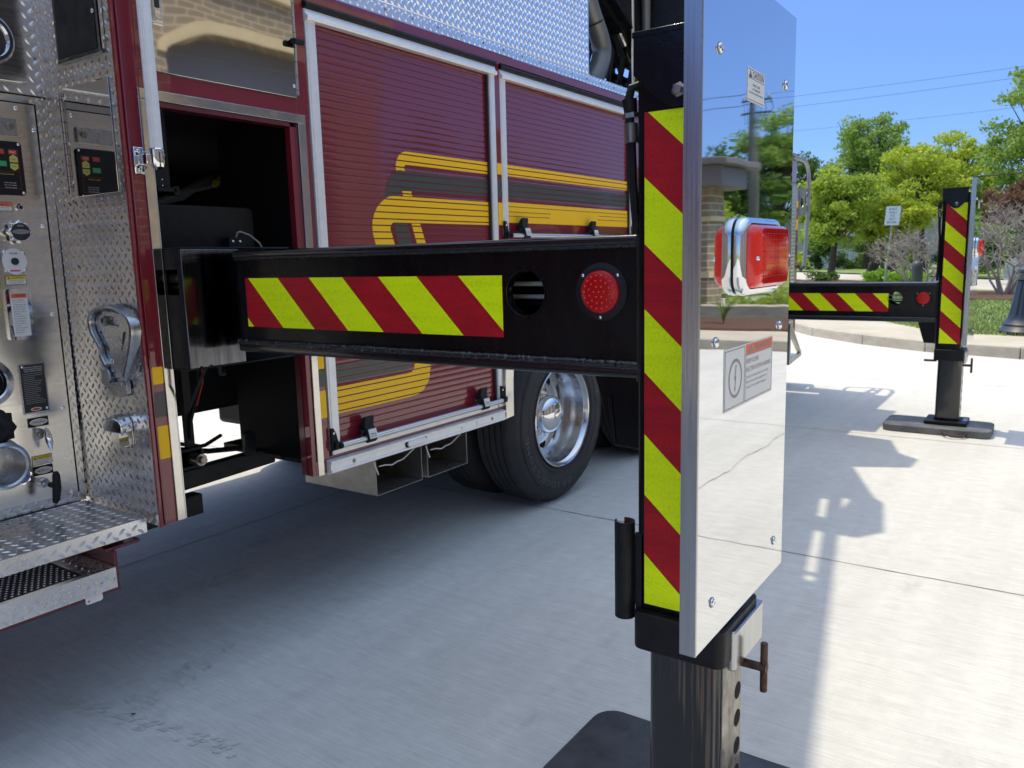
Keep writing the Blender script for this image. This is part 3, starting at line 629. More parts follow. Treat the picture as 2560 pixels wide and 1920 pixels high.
wl_ = MB(); wl_.box(15.4, 15.75, -12, -1.9, 0, .42, CURB); build(wl_, 'retaining_wall', label='low beige retaining wall behind the mulch bed', cat='wall', bevel=.02)
TR = 'trees mirrored in the steel panel'
tree('shade_tree', (44, -11.9, 0), 9, (44, -11.9, 5.6), (2.4, 2.2, 3.4), LF_GRN, 'tall green tree with hanging branches mirrored at the right of the panel', TR, 90, 140, .14, .8, seed=51, trunk_r=.22)
tree('shade_tree', (42, -14.6, 0), 9, (42, -14.2, 4.6), (2.4, 1.8, 2.2), LF_DRK, 'broad darker tree mirrored left of the utility pole', TR, 70, 140, .14, .8, seed=52, trunk_r=.22)
tree('maple_tree', (30, -10.0, 0), 4, (30, -10.1, 2.2), (1.2, 1.2, 1.4), LF_MAPLE, 'bright green small tree mirrored beside the porch', TR, 44, 130, .1, .5, seed=53, trunk_r=.1)
tree('shade_tree', (50, -19, 0), 9, (50, -19, 4.0), (3, 3, 2.6), LF_DRK, 'dark tree mirrored behind the brick porch', TR, 60, 120, .2, .9, seed=54, trunk_r=.2)
for k, (x, y, h_, lb) in enumerate(((22, -19.5, 4.6, 'nearest the station corner'), (27.5, -18.5, 5.0, 'second from the station'), (33, -18.0, 4.7, 'in the middle of the row'), (39, -18.5, 4.4, 'beside the porch end'))):
    tree('shade_tree', (x, y, 0), 8, (x, y, h_), (3.2, 2.6, 3.0), LF_DRK, 'dark green tree behind the station, %s, mirrored in the shutters' % lb, TR, 70, 110, .22, 1.1, seed=60 + k, trunk_r=.2)
rg_ = random.Random(8)
# tyre prints left on the slab
tp_ = MB(); rt = random.Random(12)
for (p_, q_, w_) in (((1.16, 2.78), (1.32, 1.95), .08), ((1.25, 2.47), (1.75, 2.55), .13), ((1.85, 3.22), (2.25, 3.12), .14), ((2.5, 3.42), (2.8, 3.38), .12)):
    p_ = V(p_); q_ = V(q_); L_ = (q_ - p_).length; t_ = (q_ - p_).normalized(); s_ = V((-t_.y, t_.x)); k = 0.0
    while k < L_:
        for lane in (-1, 0, 1):
            if rt.random() < .45: continue
            c = p_ + t_ * (k + rt.uniform(-.006, .006)) + s_ * lane * w_ * .32; a = t_ * rt.uniform(.006, .011); b = (s_ + t_ * .5) * w_ * rt.uniform(.08, .14)
            tp_.add([(*(c - a - b), .0022), (*(c + a - b), .0022), (*(c + a + b), .0022), (*(c - a + b), .0022)], [(0, 1, 2, 3)], TMARK)
        k += .026
build(tp_, 'tyre_mark', label='faint tyre tread prints on the concrete', kind='structure', fixn=False)
for k, (x, y, lb) in enumerate(((13.9, -4.5, 'left'), (14.1, -4.0, 'right'))):
    m_ = MB()
    for i in range(70):
        a = rg_.uniform(0, 6.28); L_ = rg_.uniform(.25, .5); m_.tube([(x, y, .19), (x + math.cos(a) * L_ * .25, y + math.sin(a) * L_ * .25, .19 + L_ * .7), (x + math.cos(a) * L_ * .6, y + math.sin(a) * L_ * .6, .19 + L_ * .95)], [.006, .005, .001], 3, LF_GRN)
    build(m_, 'daylily_clump', label='green grassy clump on the mulch bed, %s one of the mirrored pair' % lb, cat='plant', group='grassy clumps on the mulch', fixn=False)
hedge('ornamental_grass', (17.2, -4.0, .35), (.6, .9, .3), LF_MAPLE, 'feathery green ornamental grass behind the retaining wall', 30, 100, .05, seed=22, cat='plant')

# ================================================================== FIRE TRUCK
YS = 2.36
truck = empty('fire_truck', (4.0, 3.6, 0), 'maroon and steel aerial fire truck with two extended black outriggers', 'fire truck')
def part(mb, name, parent=truck, **k): return build(mb, name, parent, **k)
S = FY(YS)                       # side plane frame: a = x, b = z, d = outwards (-Y)
def screw(mb, fr, a, b, r=.006, m=CHROME, h=.003, d=0): mb.dome(fr.p(a, b, d), fr.n, r, h, m, 12)

# ---- body shell panels (maroon)
mb = MB()
mb.slab(S, 1.3825, 1.447, .62, 3.0, -.012, 0, MAROON)                          # narrow pillar beside the tread plate wall
mb.slab(S, 1.4475, 2.0595, 1.9925, 2.0475, -.03, 0, MAROON); mb.slab(S, 1.4475, 1.4685, 2.048, 3.0, -.03, 0, MAROON)                          # header above opening
mb.slab(S, 2.060, 2.1175, 1.9925, 2.442, -.03, 0, MAROON)
mb.slab(S, 2.022, 2.044, .628, 1.992, -.03, 0, MAROON)
mb.slab(S, 2.078, 2.113, .628, 1.992, -.03, 0, MAROON)
mb.slab(S, 2.118, 4.86, 2.402, 2.442, -.03, 0, MAROON)
mb.slab(S, 3.316, 3.362, .68, 2.402, -.03, 0, MAROON)
mb.slab(S, 4.86, 8.68, .98, 2.442, -.03, 0, MAROON)
mb.slab(S, 3.362, 4.86, 1.30, 1.555, -.03, 0, MAROON)
mb.slab(S, 2.113, 3.316, .679, .690, -.03, 0, MAROON)
mb.box(2.02, 8.6, 4.83, 4.86, .62, 2.44, MAROON)                                  # far side
mb.box(-1.0, 1.36, 4.83, 4.86, .62, 2.44, MAROON)
mb.box(8.58, 8.6, 2.4, 4.83, .9, 2.44, MAROON)
part(mb, 'body_panel', bevel=.0015)
# rounded maroon edge bead of the pillar
mb = MB(); mb.tube([(1.3805, YS - .002, .618), (1.3805, YS - .002, 3.0)], .0075, 10, MAROON); mb.tube([(1.394, YS - .0035, .618), (1.394, YS - .0035, 3.0)], .003, 8, MAROON)
part(mb, 'pillar_edge')
# silver trims
mb = MB(); mb.slab(S, 1.438, 1.467, .622, 1.96, .001, .006, TRIM); mb.slab(S, 1.467, 1.472, .622, 1.96, -.035, .005, TRIM)
mb.slab(S, 1.438, 2.093, 1.961, 1.992, .001, .006, TRIM); mb.slab(S, 2.058, 2.093, 1.10, 1.9605, .001, .006, TRIM); mb.slab(S, 2.046, 2.077, .624, 1.0995, .001, .007, TRIM)
part(mb, 'opening_trim', bevel=.0012)
mb = MB(); mb.slab(S, 2.044, 2.058, .9, 1.96, -.05, .0, MARFR); mb.slab(S, 2.02, 2.036, .63, 1.1, -.06, -.031, MARFR); mb.slab(S, 1.473, 2.05, 1.945, 1.96, -.05, 0, MARFR); part(mb, 'door_jamb')
# side colour patches on pillar
for z0, z1, m in ((1.082, 1.137, YEL), (.975, 1.057, GRY), (.838, .946, YEL)):
    mb = MB(); mb.prism(S, rrect(1.3995, 1.4365, z0, z1, .003), 0.0, .0009, m); part(mb, 'stripe_decal')
for z0, z1, m in ((1.04, 1.10, YEL), (.974, 1.043, GRY), (.848, .957, YEL)):
    mb = MB(); mb.slab(S, 2.0795, 2.1125, z0, z1, 0, .0009, m); part(mb, 'stripe_decal')
for z0, z1, m in ((1.866, 1.920, YEL), (1.757, 1.840, GRY), (1.618, 1.728, YEL)):
    mb = MB(); mb.slab(S, 3.3175, 3.3605, z0, z1, 0, .0009, m); part(mb, 'stripe_decal')

# ---- interior of the opening
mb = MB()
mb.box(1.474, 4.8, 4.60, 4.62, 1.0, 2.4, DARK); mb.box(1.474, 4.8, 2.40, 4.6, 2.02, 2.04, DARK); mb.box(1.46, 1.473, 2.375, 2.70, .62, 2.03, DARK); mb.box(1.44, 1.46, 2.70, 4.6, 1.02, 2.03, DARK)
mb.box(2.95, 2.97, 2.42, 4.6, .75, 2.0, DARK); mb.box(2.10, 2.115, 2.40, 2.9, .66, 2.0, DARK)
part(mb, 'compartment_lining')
mb = MB(); mb.box(1.56, 1.614, 2.50, 2.56, 1.70, 2.02, BLACKM); mb.box(1.56, 1.63, 2.49, 2.53, 1.70, 1.715, BLACKM); mb.box(1.62, 1.64, 2.49, 2.53, 1.69, 1.72, BLACKM)
for z in (1.72, 1.74): mb.dome((1.585, 2.50, z), (0, -1, 0), .003, .002, CHROME, 8)
part(mb, 'guide_channel', bevel=.003)
mb = MB(); mb.prism(FY(2.50), [(1.474, 1.40), (1.94, 1.40), (1.94, 1.64), (1.935, 1.652), (1.92, 1.66), (1.474, 1.66)], -.35, 0, BLACKS); part(mb, 'battery_box', bevel=.004)
mb = MB(); mb.box(1.80, 1.865, 2.46, 2.499, 1.49, 1.55, BLACKM)
for x in (1.815, 1.845): mb.dome((x, 2.46, 1.535), (0, -1, 0), .0055, .003, CHROME, 10)
part(mb, 'limit_switch', bevel=.002)
mb = MB(); mb.tube([(1.825, 2.455, 1.55), (1.828, 2.45, 1.566), (1.84, 2.45, 1.57), (1.88, 2.45, 1.558), (1.92, 2.45, 1.53), (1.95, 2.46, 1.49)], .0035, 8, LGREY); part(mb, 'sensor_cable')
mb = MB()
for k in range(8):
    o_ = random.uniform(-.01, .01); mb.tube([(2.0 + .02 * k, 3.25, 1.72 + .004 * k), (2.12 + .02 * k, 3.2, 1.775 + .009 * k), (2.28 + .01 * k, 3.17 + o_, 1.815 + .006 * k), (2.38, 3.15, 1.80 - .010 * k), (2.40, 3.16, 1.74)], .013, 8, LGREY)
cbl = part(mb, 'hose_bundle')
mb = MB(); pts = []
for i in range(26):
    a = rad(160 - i * 9); pts.append((2.33 + .11 * math.cos(a), 3.12, 1.77 + .085 * math.sin(a) + random.uniform(-.006, .006)))
mb.tube(pts, [random.uniform(.009, .016) for _ in pts], 7, YROPE); part(mb, 'yellow_edging', cbl)
# chassis bits
mb = MB(); mb.box(-1.0, 1.44, 3.15, 3.23, .62, .90, DARK); mb.box(1.44, 8.3, 3.15, 3.23, .82, 1.06, BLACKM); mb.box(-1, 8.3, 3.97, 4.05, .78, 1.06, BLACKM); part(mb, 'chassis_rail', bevel=.006)
mb = MB(); mb.prism(FY(2.75), [(1.50, .585), (2.155, .607), (2.165, .68), (2.155, .752), (2.115, .757), (2.105, .675), (1.50, .662)], -.05, 0, BLACKS)
mb.prism(FY(2.745), [(1.99, .67), (1.995, .765), (2.025, .775), (2.045, .76), (2.045, .67)], 0, .02, BLACKS); mb.box(1.5, 1.76, 2.70, 2.76, .50, .58, BLACKM)
part(mb, 'lower_cross_beam', bevel=.004)
mb = MB(); mb.box(2.72, 3.0, 3.19, 3.96, .56, 1.15, BLACKM); mb.box(1.98, 2.72, 3.24, 3.90, .78, 1.35, BLACKM); part(mb, 'fuel_tank', bevel=.03, seg=3)
mb = MB(); mb.box(1.64, 1.67, 2.58, 2.60, .80, 1.20, BLACKM); mb.box(1.60, 1.69, 2.56, 2.64, .735, .79, BLACKS)
mb.tube([(1.72, 2.6, 1.10), (1.70, 2.58, 1.0), (1.655, 2.57, .9), (1.65, 2.57, .83)], .007, 7, BLACKM); part(mb, 'valve_bracket')
mb = MB(); mb.tube([(1.74, 2.6, 1.12), (1.72, 2.575, 1.03), (1.68, 2.565, .95)], .003, 6, ORW); part(mb, 'orange_wire')
mb = MB(); mb.cyl((1.64, 2.50, .765), (1.64, 2.58, .765), .022, .022, 16, STEEL); mb.cyl((1.64, 2.485, .765), (1.64, 2.50, .765), .013, .013, 12, STEEL); mb.box(1.60, 1.68, 2.56, 2.60, .725, .80, BLACKM); part(mb, 'air_valve')
mb = MB(); mb.tube([(2.135, 2.62, 1.20), (2.125, 2.62, 1.0), (2.14, 2.62, .88), (2.18, 2.62, .80), (2.26, 2.64, .745)], .014, 8, BLACKM); mb.tube([(1.72, 3.0, .80), (1.85, 3.0, .70), (2.0, 3.0, .66), (2.3, 3.0, .62)], .012, 8, BLACKM)
mb.tube([(1.66, 2.7, .80), (1.78, 2.72, .76), (1.86, 2.8, .74), (2.0, 2.9, .74)], .008, 7, BLACKM); part(mb, 'air_hose')
mb = MB(); mb.cyl((2.3, 2.75, .62), (2.3, 2.9, .62), .05, .05, 18, BLACKS); mb.box(2.22, 2.5, 2.8, 3.2, .60, .63, BLACKM); part(mb, 'lower_clamp')

# ---- compartment door above the opening (polished)
mb = MB(); mb.slab(S, 1.469, 2.057, 2.0475, 3.05, .002, .010, MIRR2); dr = part(mb, 'polished_door', bevel=.002)
mb = MB(); mb.slab(S, 1.498, 1.540, 2.188, 2.285, .010, .016, CHROME); mb.slab(S, 1.5045, 1.5335, 2.197, 2.275, .0162, .0205, TRIM); mb.slab(S, 1.512, 1.526, 2.235, 2.270, .0206, .024, LBK); mb.slab(S, 1.509, 1.529, 2.205, 2.234, .0206, .023, CHROME); part(mb, 'latch', dr, bevel=.0015)
mb = MB(); mb.tube([(2.062, YS - .006, 2.06), (2.062, YS - .006, 2.44)], .0045, 8, TRIM)
for k in range(8): mb.tube([(2.062, YS - .0062, 2.075 + .05 * k), (2.062, YS - .0062, 2.077 + .05 * k)], .0052, 8, LBK)
mb.slab(S, 2.0665, 2.075, 2.06, 2.44, 0, .003, TRIM); part(mb, 'hinge', dr)
mb = MB(); mb.cyl((2.035, YS - .035, 2.238), (2.078, YS - .035, 2.240), .011, .011, 14, BLACKM); mb.cyl((2.05, YS, 2.255), (2.05, YS - .035, 2.240), .005, .005, 8, BLACKM); part(mb, 'rubber_bumper', dr, bevel=.002)
mb = MB(); screw(mb, S, 2.046, 2.088, .006, d=.0102); part(mb, 'screw', dr)

# ---- roll-up doors
Y1 = [(3.30, 1.920), (2.661, 1.917), (2.64, 1.911), (2.619, 1.897), (2.604, 1.878), (2.597, 1.857), (2.597, 1.834), (2.655, 1.834), (2.649, 1.849), (2.658, 1.862), (3.30, 1.864)]
GR = [(3.30, 1.838), (2.656, 1.834), (2.618, 1.836), (2.598, 1.831), (2.572, 1.817), (2.551, 1.795), (2.535, 1.77), (2.528, 1.748), (2.526, 1.722), (2.532, 1.718), (2.55, 1.723), (2.572, 1.726), (2.601, 1.7265), (2.611, 1.737), (2.629, 1.7515), (3.30, 1.757)]
Y1b = [(2.629, 1.749), (2.689, 1.751), (2.695, 1.729), (2.636, 1.728)]
Y2 = [(3.30, 1.728), (2.572, 1.7255), (2.55, 1.7225), (2.525, 1.714), (2.497, 1.696), (2.472, 1.676), (2.453, 1.65), (2.441, 1.623), (2.437, 1.597), (2.439, 1.565), (2.451, 1.526), (2.55, 1.20), (2.661, 1.20), (2.567, 1.526), (2.556, 1.558), (2.546, 1.585), (2.547, 1.599), (2.558, 1.611), (2.572, 1.615), (3.30, 1.617)]
GRb = [(2.572, 1.611), (2.578, 1.6135), (2.655, 1.613), (2.664, 1.581), (2.681, 1.525), (2.593, 1.525), (2.579, 1.569)]
Y1c = [(2.681, 1.612), (2.739, 1.613), (2.771, 1.528), (2.712, 1.526)]
Y2l = [(2.61, 1.15), (2.661, 1.023), (2.658, .975), (2.639, .959), (2.612, .957), (2.0, .957), (2.0, .848), (2.623, .849), (2.678, .852), (2.721, .873), (2.757, .911), (2.768, .96), (2.771, 1.01), (2.72, 1.15)]
GRl = [(2.0, .974), (2.613, .974), (2.651, .999), (2.663, 1.047), (2.0, 1.043)]
PITCH = .0275
def rolldoor(x0, x1, z0, z1, polys, name, xr=None):
    """slatted shutter; recessed 22 mm behind the frame"""
    root = MB(); yb = YS + .018; n = int(round((z1 - z0) / PITCH)); vs = []; fs = []
    zt = 1.740 + PITCH * int((z1 - 1.74) / PITCH)
    # slat profile runs down the door
    z = zt + PITCH; prof = []
    while z > z0 - PITCH:
        prof += [(yb + .003, z), (yb + .003, z - .0014), (yb + .0003, z - .0030), (yb, z - .0045), (yb, z - PITCH + .0006)]; z -= PITCH
    prof = [(y, min(max(z_, z0), z1)) for y, z_ in prof]
    for y, z_ in prof: vs += [(x0, y, z_), (x1, y, z_)]
    fs = [(2 * i, 2 * i + 1, 2 * i + 3, 2 * i + 2) for i in range(len(prof) - 1)]
    root.add(vs, fs, MAROON); d = part(root, name, sharp=20)
    dm = MB(); fr = FY(yb)
    for poly, m in polys:
        z = zt + PITCH
        while z > z0:
            q = cliprect(poly, x0 + .002, (xr or x1) - .002, max(z - PITCH + .0016, z0), min(z - .0036, z1))
            if len(q) >= 3:
                zmid = z - .012
                for lo, hi, dlo, dhi in ((-1, zmid, .0006, .0012), (zmid, 9, .0012, .0002)):
                    q2 = clip(clip(q, 1, lo, True), 1, hi, False)
                    if len(q2) >= 3: dm.add([fr.p(a, b, .0006 + (0.0002)) for a, b in q2], [tuple(range(len(q2)))], m)
            z -= PITCH
    part(dm, 'stripe_decal', d, fixn=False)
    # frame
    f = MB()
    f.slab(S, x0 - .048, x0, z0 - .012, z1, -.03, .004, EXTR); f.slab(S, x0 - .040, x0 - .006, z0 - .012, z1 - .0, .0042, .0065, EXTR)
    part(f, 'door_track', d, bevel=.001); f = MB()
    f.slab(S, x1, x1 + .042, z0 - .012, z1, -.03, .004, EXTR); f.slab(S, x1 + .006, x1 + .034, z0 - .012, z1 - .0, .0042, .0065, EXTR)
    f.slab(S, x1 - .010, x1 - .0005, z0, z1, -.03, -.004, LBK)
    part(f, 'door_track', d, bevel=.001)
    f = MB(); f.prism(Fr((x0 - .05, YS, 0), (0, -1, 0), (0, 0, 1), (1, 0, 0)), [(-.01, z1 - .006), (.020, z1 - .006), (.024, z1 + .004), (.021, z1 + .012), (.014, z1 + .014), (.010, z1 + .022), (.006, z1 + .036), (-.01, z1 + .036)], 0, x1 - x0 + .092, EXTR); part(f, 'header_rail', d, bevel=.001)
    f = MB(); f.prism(Fr((x0 - .05, YS, 0), (0, -1, 0), (0, 0, 1), (1, 0, 0)), [(-.01, z1 + .037), (.008, z1 + .037), (.016, z1 + .041), (.019, z1 + .050), (.016, z1 + .058), (.008, z1 + .062), (-.01, z1 + .063)], 0, x1 - x0 + .095, BLACKS); part(f, 'rubber_drip_seal', d)
    return d
def latchbar(door, x0, x1, z, clamps):
    b_ = MB(); y = YS - .028; b_.cyl((x0 + .02, y, z), (x1 - .008, y, z), .0115, .0115, 18, ALU); b_.cyl((x0 + .008, y, z), (x0 + .02, y, z), .0135, .0135, 18, BLACKM); b_.cyl((x1 - .008, y, z), (x1 + .002, y, z), .0135, .0135, 18, BLACKM); part(b_, 'lift_bar', door)
    for xb, sg in ((x0 - .02, 1), (x1 + .004, -1)):
        b_ = MB(); b_.prism(S, [(xb, z - .02), (xb + .034, z - .014), (xb + .034, z + .018), (xb + .026, z + .05), (xb + .014, z + .072), (xb, z + .072)], .003, .017, BLACKM); b_.prism(S, [(xb + .008, z - .014), (xb + .034, z - .012), (xb + .034, z + .016), (xb + .008, z + .016)], .017, .032, BLACKM); screw(b_, S, xb + .012, z + .052, .006, m=CHROME, d=.017); part(b_, 'end_bracket', door, bevel=.003)
    for xc in clamps:
        b_ = MB(); b_.prism(Fr((xc - .026, YS, z), (0, -1, 0), (0, 0, 1), (1, 0, 0)), [(-.012, .045), (.012, .085), (.026, .092), (.030, .085), (.026, .05), (.04, .03), (.046, .008), (.044, -.012), (.034, -.020), (.022, -.018), (.012, -.004), (.010, .03), (-.012, .03)], 0, .052, BLACKM)
        b_.cyl((xc - .045, YS - .018, z + .028), (xc - .02, YS - .018, z + .028), .009, .009, 12, BLACKM)
        c_ = part(b_, 'latch_clamp', door, bevel=.003)
        lb = MB(); fr = Fr((xc, YS - .0445, z + .018), (1, 0, 0), V((0, .28, 1)).normalized(), V((0, -1, .28)).normalized()); lb.slab(fr, -.022, .022, -.020, .020, 0, .0025, WHITE); lb.text(fr, 'AMDOR', 0, -.002, .032, .009, .0032, LBK); lb.slab(fr, -.017, .017, -.013, -.011, .0026, .003, LBK); part(lb, 'maker_label', c_)
d1 = rolldoor(2.170, 3.268, .705, 2.338, [(Y1, YEL), (GR, GRY), (Y1b, YEL), (Y2, YEL), (GRb, GRY), (Y1c, YEL), (Y2l, YEL), (GRl, GRY)], 'roller_shutter')
latchbar(d1, 2.135, 3.275, .730, (2.315, 3.115))
mb = MB(); mb.slab(S, 2.122, 3.25, .694, .712, -.028, .012, EXTR); mb.slab(S, 2.171, 3.25, .7125, .722, -.01, .008, EXTR); part(mb, 'bottom_rail', d1, bevel=.001)
H2 = lambda a, b: [(3.30, a), (4.9, a), (4.9, b), (3.30, b)]
d2 = rolldoor(3.402, 4.80, 1.575, 2.332, [(H2(1.866, 1.921), YEL), (H2(1.757, 1.841), GRY)], 'roller_shutter')
mb = MB(); mb.slab(S, 3.403, 4.799, 1.632, 1.735, -.0165, -.0155, YEL); mb.slab(S, 3.403, 4.799, 1.577, 1.63, -.0172, -.0155, MAROON)
for z, a, b in ((1.712, 3.403, 4.799), (1.686, 3.403, 3.84), (1.664, 3.403, 3.83), (1.690, 4.40, 4.79), (1.668, 4.38, 4.79)): mb.slab(S, a, b, z, z + .003, -.0154, -.015, LBK)
part(mb, 'bottom_slat', d2)
latchbar(d2, 3.37, 4.80, 1.566, (3.52, 4.26))

# ---- rub rail, marker light, fender lip
mb = MB(); fr = Fr((2.094, YS, 0), (0, -1, 0), (0, 0, 1), (1, 0, 0))
mb.prism(fr, [(0, .618), (.012, .620), (.030, .628), (.030, .637), (.024, .639), (.024, .663), (.030, .665), (.030, .673), (.012, .680), (0, .680)], 0, 1.202, EXTR)
rr = part(mb, 'rub_rail', bevel=.0008)
mb = MB()
for x in (2.22, 3.18, 2.93): mb.dome((x, YS - .024, .651), (0, -1, 0), .009 if x != 2.93 else .003, .004, STEEL, 12)
mb.box(3.05, 3.0515, YS - .0255, YS - .024, .640, .662, LGREY); part(mb, 'bolt', rr)
mb = MB(); fr = FY(YS - .0245); mb.prism(fr, rrect(2.528, 2.672, .637, .667, .0149, 6), 0, .003, BLACKM); ml = part(mb, 'marker_light', rr)
mb = MB(); mb.prism(fr, rrect(2.538, 2.662, .6395, .6645, .0124, 6), .003, .012, CLEAR); part(mb, 'lens', ml, bevel=.003)
mb = MB()
def arc(r, a0, a1, n=20): return [(3.98 + r * math.cos(rad(a0 + (a1 - a0) * k / n)), .62 + r * math.sin(rad(a0 + (a1 - a0) * k / n))) for k in range(n + 1)]
# fender lip : vertical leg then arch over the tyre
ri, ro = .60, .672
inn = [(3.378, .632)] + [(3.98 - .60 * math.cos(rad(a)), .80 + .50 * math.sin(rad(a))) for a in range(0, 100, 8)] + [(5.35 + .60 * math.cos(rad(90 - a)), .80 + .50 * math.sin(rad(90 - a))) for a in range(0, 91, 9)] + [(5.95, .632)]
out = [(3.309, .627)] + [(3.98 - .67 * math.cos(rad(a)), .80 + .57 * math.sin(rad(a))) for a in range(0, 100, 8)] + [(5.35 + .67 * math.cos(rad(90 - a)), .80 + .57 * math.sin(rad(90 - a))) for a in range(0, 91, 9)] + [(6.02, .627)]
for k in range(len(inn) - 1): mb.prism(S, [out[k], out[k + 1], inn[k + 1], inn[k]], -.008, .022, TRIM)
for k in range(len(inn) - 1): mb.prism(S, [inn[k], inn[k + 1], (inn[k + 1][0] * .998 + .01, inn[k + 1][1] - .004), (inn[k][0] * .998 + .01, inn[k][1] - .004)], -.3, .022, TRIM) if False else None
part(mb, 'fender_trim', sharp=50)
mb = MB()
for k in range(len(out) - 1): mb.prism(S, [out[k], out[k + 1], (out[k + 1][0], 1.2995), (out[k][0], 1.2995)], -.02, -.001, MAROON)
mb.prism(S, [(3.297, .70), (3.3045, .70), (3.3045, 1.2), (3.297, 1.2)], .003, .004, YEL); part(mb, 'fender_panel')

# ---- tread plate upper panels
mb = MB(); fr = FY(YS - .003)
mb.slab(fr, 2.066, 8.5, 2.443, 2.4935, -.004, 0, TREADL); tread(mb, fr, 2.07, 6.2, 2.445, 2.493, TREADL, L=.024, W=.010, hh=.0022, pb=.0165)
fr2 = FY(YS + .004); mb.slab(fr2, 2.0, 4.275, 2.4945, 3.15, -.004, 0, TREADL); tread(mb, fr2, 2.0, 4.27, 2.498, 3.14, TREADL, L=.034, W=.012, hh=.0038)
for k in range(26): screw(mb, fr, 2.22 + .168 * k, 2.468, .006, STEEL)
mb.tube([(2.0, YS - .001, 2.4945), (4.275, YS - .001, 2.4945)], .0035, 8, TREADL)
mb.box(4.27, 4.275, YS + .006, 2.9, 2.4945, 3.15, TREADL)
part(mb, 'tread_plate_side', fixn=False)

# ---- tread plate wall facing forward
W_ = FX(1.382); mb = MB()
mb.slab(W_, YS + .006, 2.83, .618, 3.0, -.004, 0, TREAD)
inside = lambda a, b: not (2.405 < a < 2.69 and 1.675 < b < 2.03) and not (2.41 < a < 2.68 and b > 2.085) and not (2.46 < a < 2.60 and .86 < b < .98) and not (2.46 < a < 2.60 and 1.03 < b < 1.1)
tread(mb, W_, YS + .006, 2.828, .62, 2.98, TREAD, inside=inside)
for a, b in ((2.373, 1.935), (2.373, 1.683), (2.69, 1.67), (2.38, 2.178), (2.392, 2.125), (2.373, 1.46), (2.70, 1.46), (2.375, 1.15), (2.375, .90), (2.385, .66), (2.375, 2.2)): screw(mb, W_, a, b, .006, STEEL)
wall = part(mb, 'tread_plate_wall', fixn=False)
mb = MB(); mb.slab(W_, 2.408, 2.680, 1.683, 2.022, .001, .004, MIRR2); wd_ = part(mb, 'polished_hatch', wall, bevel=.001)
mb = MB(); mb.cyl((1.374, 2.686, 1.70), (1.374, 2.686, 2.01), .005, .005, 10, TRIM)
for k in range(9): mb.cyl((1.374, 2.686, 1.715 + .034 * k), (1.374, 2.686, 1.717 + .034 * k), .0056, .0056, 10, LBK)
for z in (1.73, 1.85, 1.99): screw(mb, W_, 2.672, z, .0055, d=.0042)
part(mb, 'hinge', wd_)
mb = MB(); mb.slab(W_, 2.418, 2.668, 2.092, 2.40, .001, .012, WORN); mb.slab(W_, 2.43, 2.655, 2.105, 2.39, .0121, .014, BLACKS); screw(mb, W_, 2.437, 2.21, .007, d=.0142); mb.slab(W_, 2.405, 2.414, 2.10, 2.40, .001, .008, TRIM); part(mb, 'blank_plate', wall, bevel=.002)
# folding step
HOOK = [(2.415, 1.104), (2.382, 1.168), (2.362, 1.209), (2.346, 1.255), (2.352, 1.288), (2.376, 1.31), (2.419, 1.329), (2.471, 1.338), (2.526, 1.334), (2.579, 1.318), (2.606, 1.294), (2.605, 1.261), (2.586, 1.232), (2.556, 1.198), (2.552, 1.165), (2.527, 1.133)]
cx = sum(a for a, b in HOOK) / 16; cz = 1.245
inner = [(a + (cx - a) * .17, b + (cz - b) * .15) for a, b in HOOK]
fh = FX(1.36); mb = MB()
HK = []
for k in range(15):
    for t_ in (0, .34, .67):
        p0, p1, p2, p3 = HOOK[max(k - 1, 0)], HOOK[k], HOOK[k + 1], HOOK[min(k + 2, 15)]
        HK.append(tuple(.5 * ((2 * p1[i]) + (-p0[i] + p2[i]) * t_ + (2 * p0[i] - 5 * p1[i] + 4 * p2[i] - p3[i]) * t_ ** 2 + (-p0[i] + 3 * p1[i] - 3 * p2[i] + p3[i]) * t_ ** 3) for i in (0, 1)))
HK.append(HOOK[15]); nk = len(HK)
IN = [(a + (cx - a) * .15, b + (cz - b) * .13) for a, b in HK]; vs = []
for k in range(nk):
    (a, b), (c, d) = HK[k], IN[k]; q = lambda t_, dd: fh.p(a + (c - a) * t_, b + (d - b) * t_, dd)
    vs += [q(0, -.010), q(0, .014), q(.18, .021), q(.5, .0235), q(.82, .021), q(1, .014), q(1, -.010)]
mb.add(vs, [(7 * k + i, 7 * k + (i + 1) % 7, 7 * k + 7 + (i + 1) % 7, 7 * k + 7 + i) for k in range(nk - 1) for i in range(7)] + [tuple(range(7)), tuple(range(7 * nk - 7, 7 * nk))], CAST)
st = part(mb, 'folding_step', sharp=38)
mb = MB(); hin = [(2.455, 1.124), (2.432, 1.16), (2.398, 1.215), (2.376, 1.252), (2.38, 1.28), (2.41, 1.303), (2.473, 1.314), (2.527, 1.312), (2.575, 1.297), (2.585, 1.275), (2.567, 1.243), (2.536, 1.2), (2.53, 1.165), (2.515, 1.12)]
h1 = [(2.549, 1.292), (2.523, 1.302), (2.48, 1.301), (2.445, 1.288), (2.444, 1.268), (2.481, 1.271), (2.508, 1.271), (2.539, 1.267), (2.553, 1.278)]
h2 = [(2.428, 1.25), (2.409, 1.256), (2.414, 1.238), (2.435, 1.198), (2.447, 1.19), (2.438, 1.222)]
h3 = [(2.566, 1.250), (2.553, 1.252), (2.542, 1.236), (2.526, 1.208), (2.514, 1.184), (2.528, 1.190), (2.55, 1.222)]
mb.holes(fh, hin, [h1, h2, h3], -.004, .004, CAST); mb.prism(fh, [(2.535, 1.232), (2.452, 1.236), (2.445, 1.222), (2.53, 1.218)], .004, .007, CAST); part(mb, 'step_plate', st, bevel=.0015)
mb = MB(); mb.prism(fh, [(2.60, 1.078), (2.52, 1.085), (2.50, 1.125), (2.46, 1.125), (2.452, 1.092), (2.448, 1.082), (2.45, 1.05), (2.50, 1.036), (2.53, 1.04), (2.56, 1.06)], -.018, -.002, CAST)
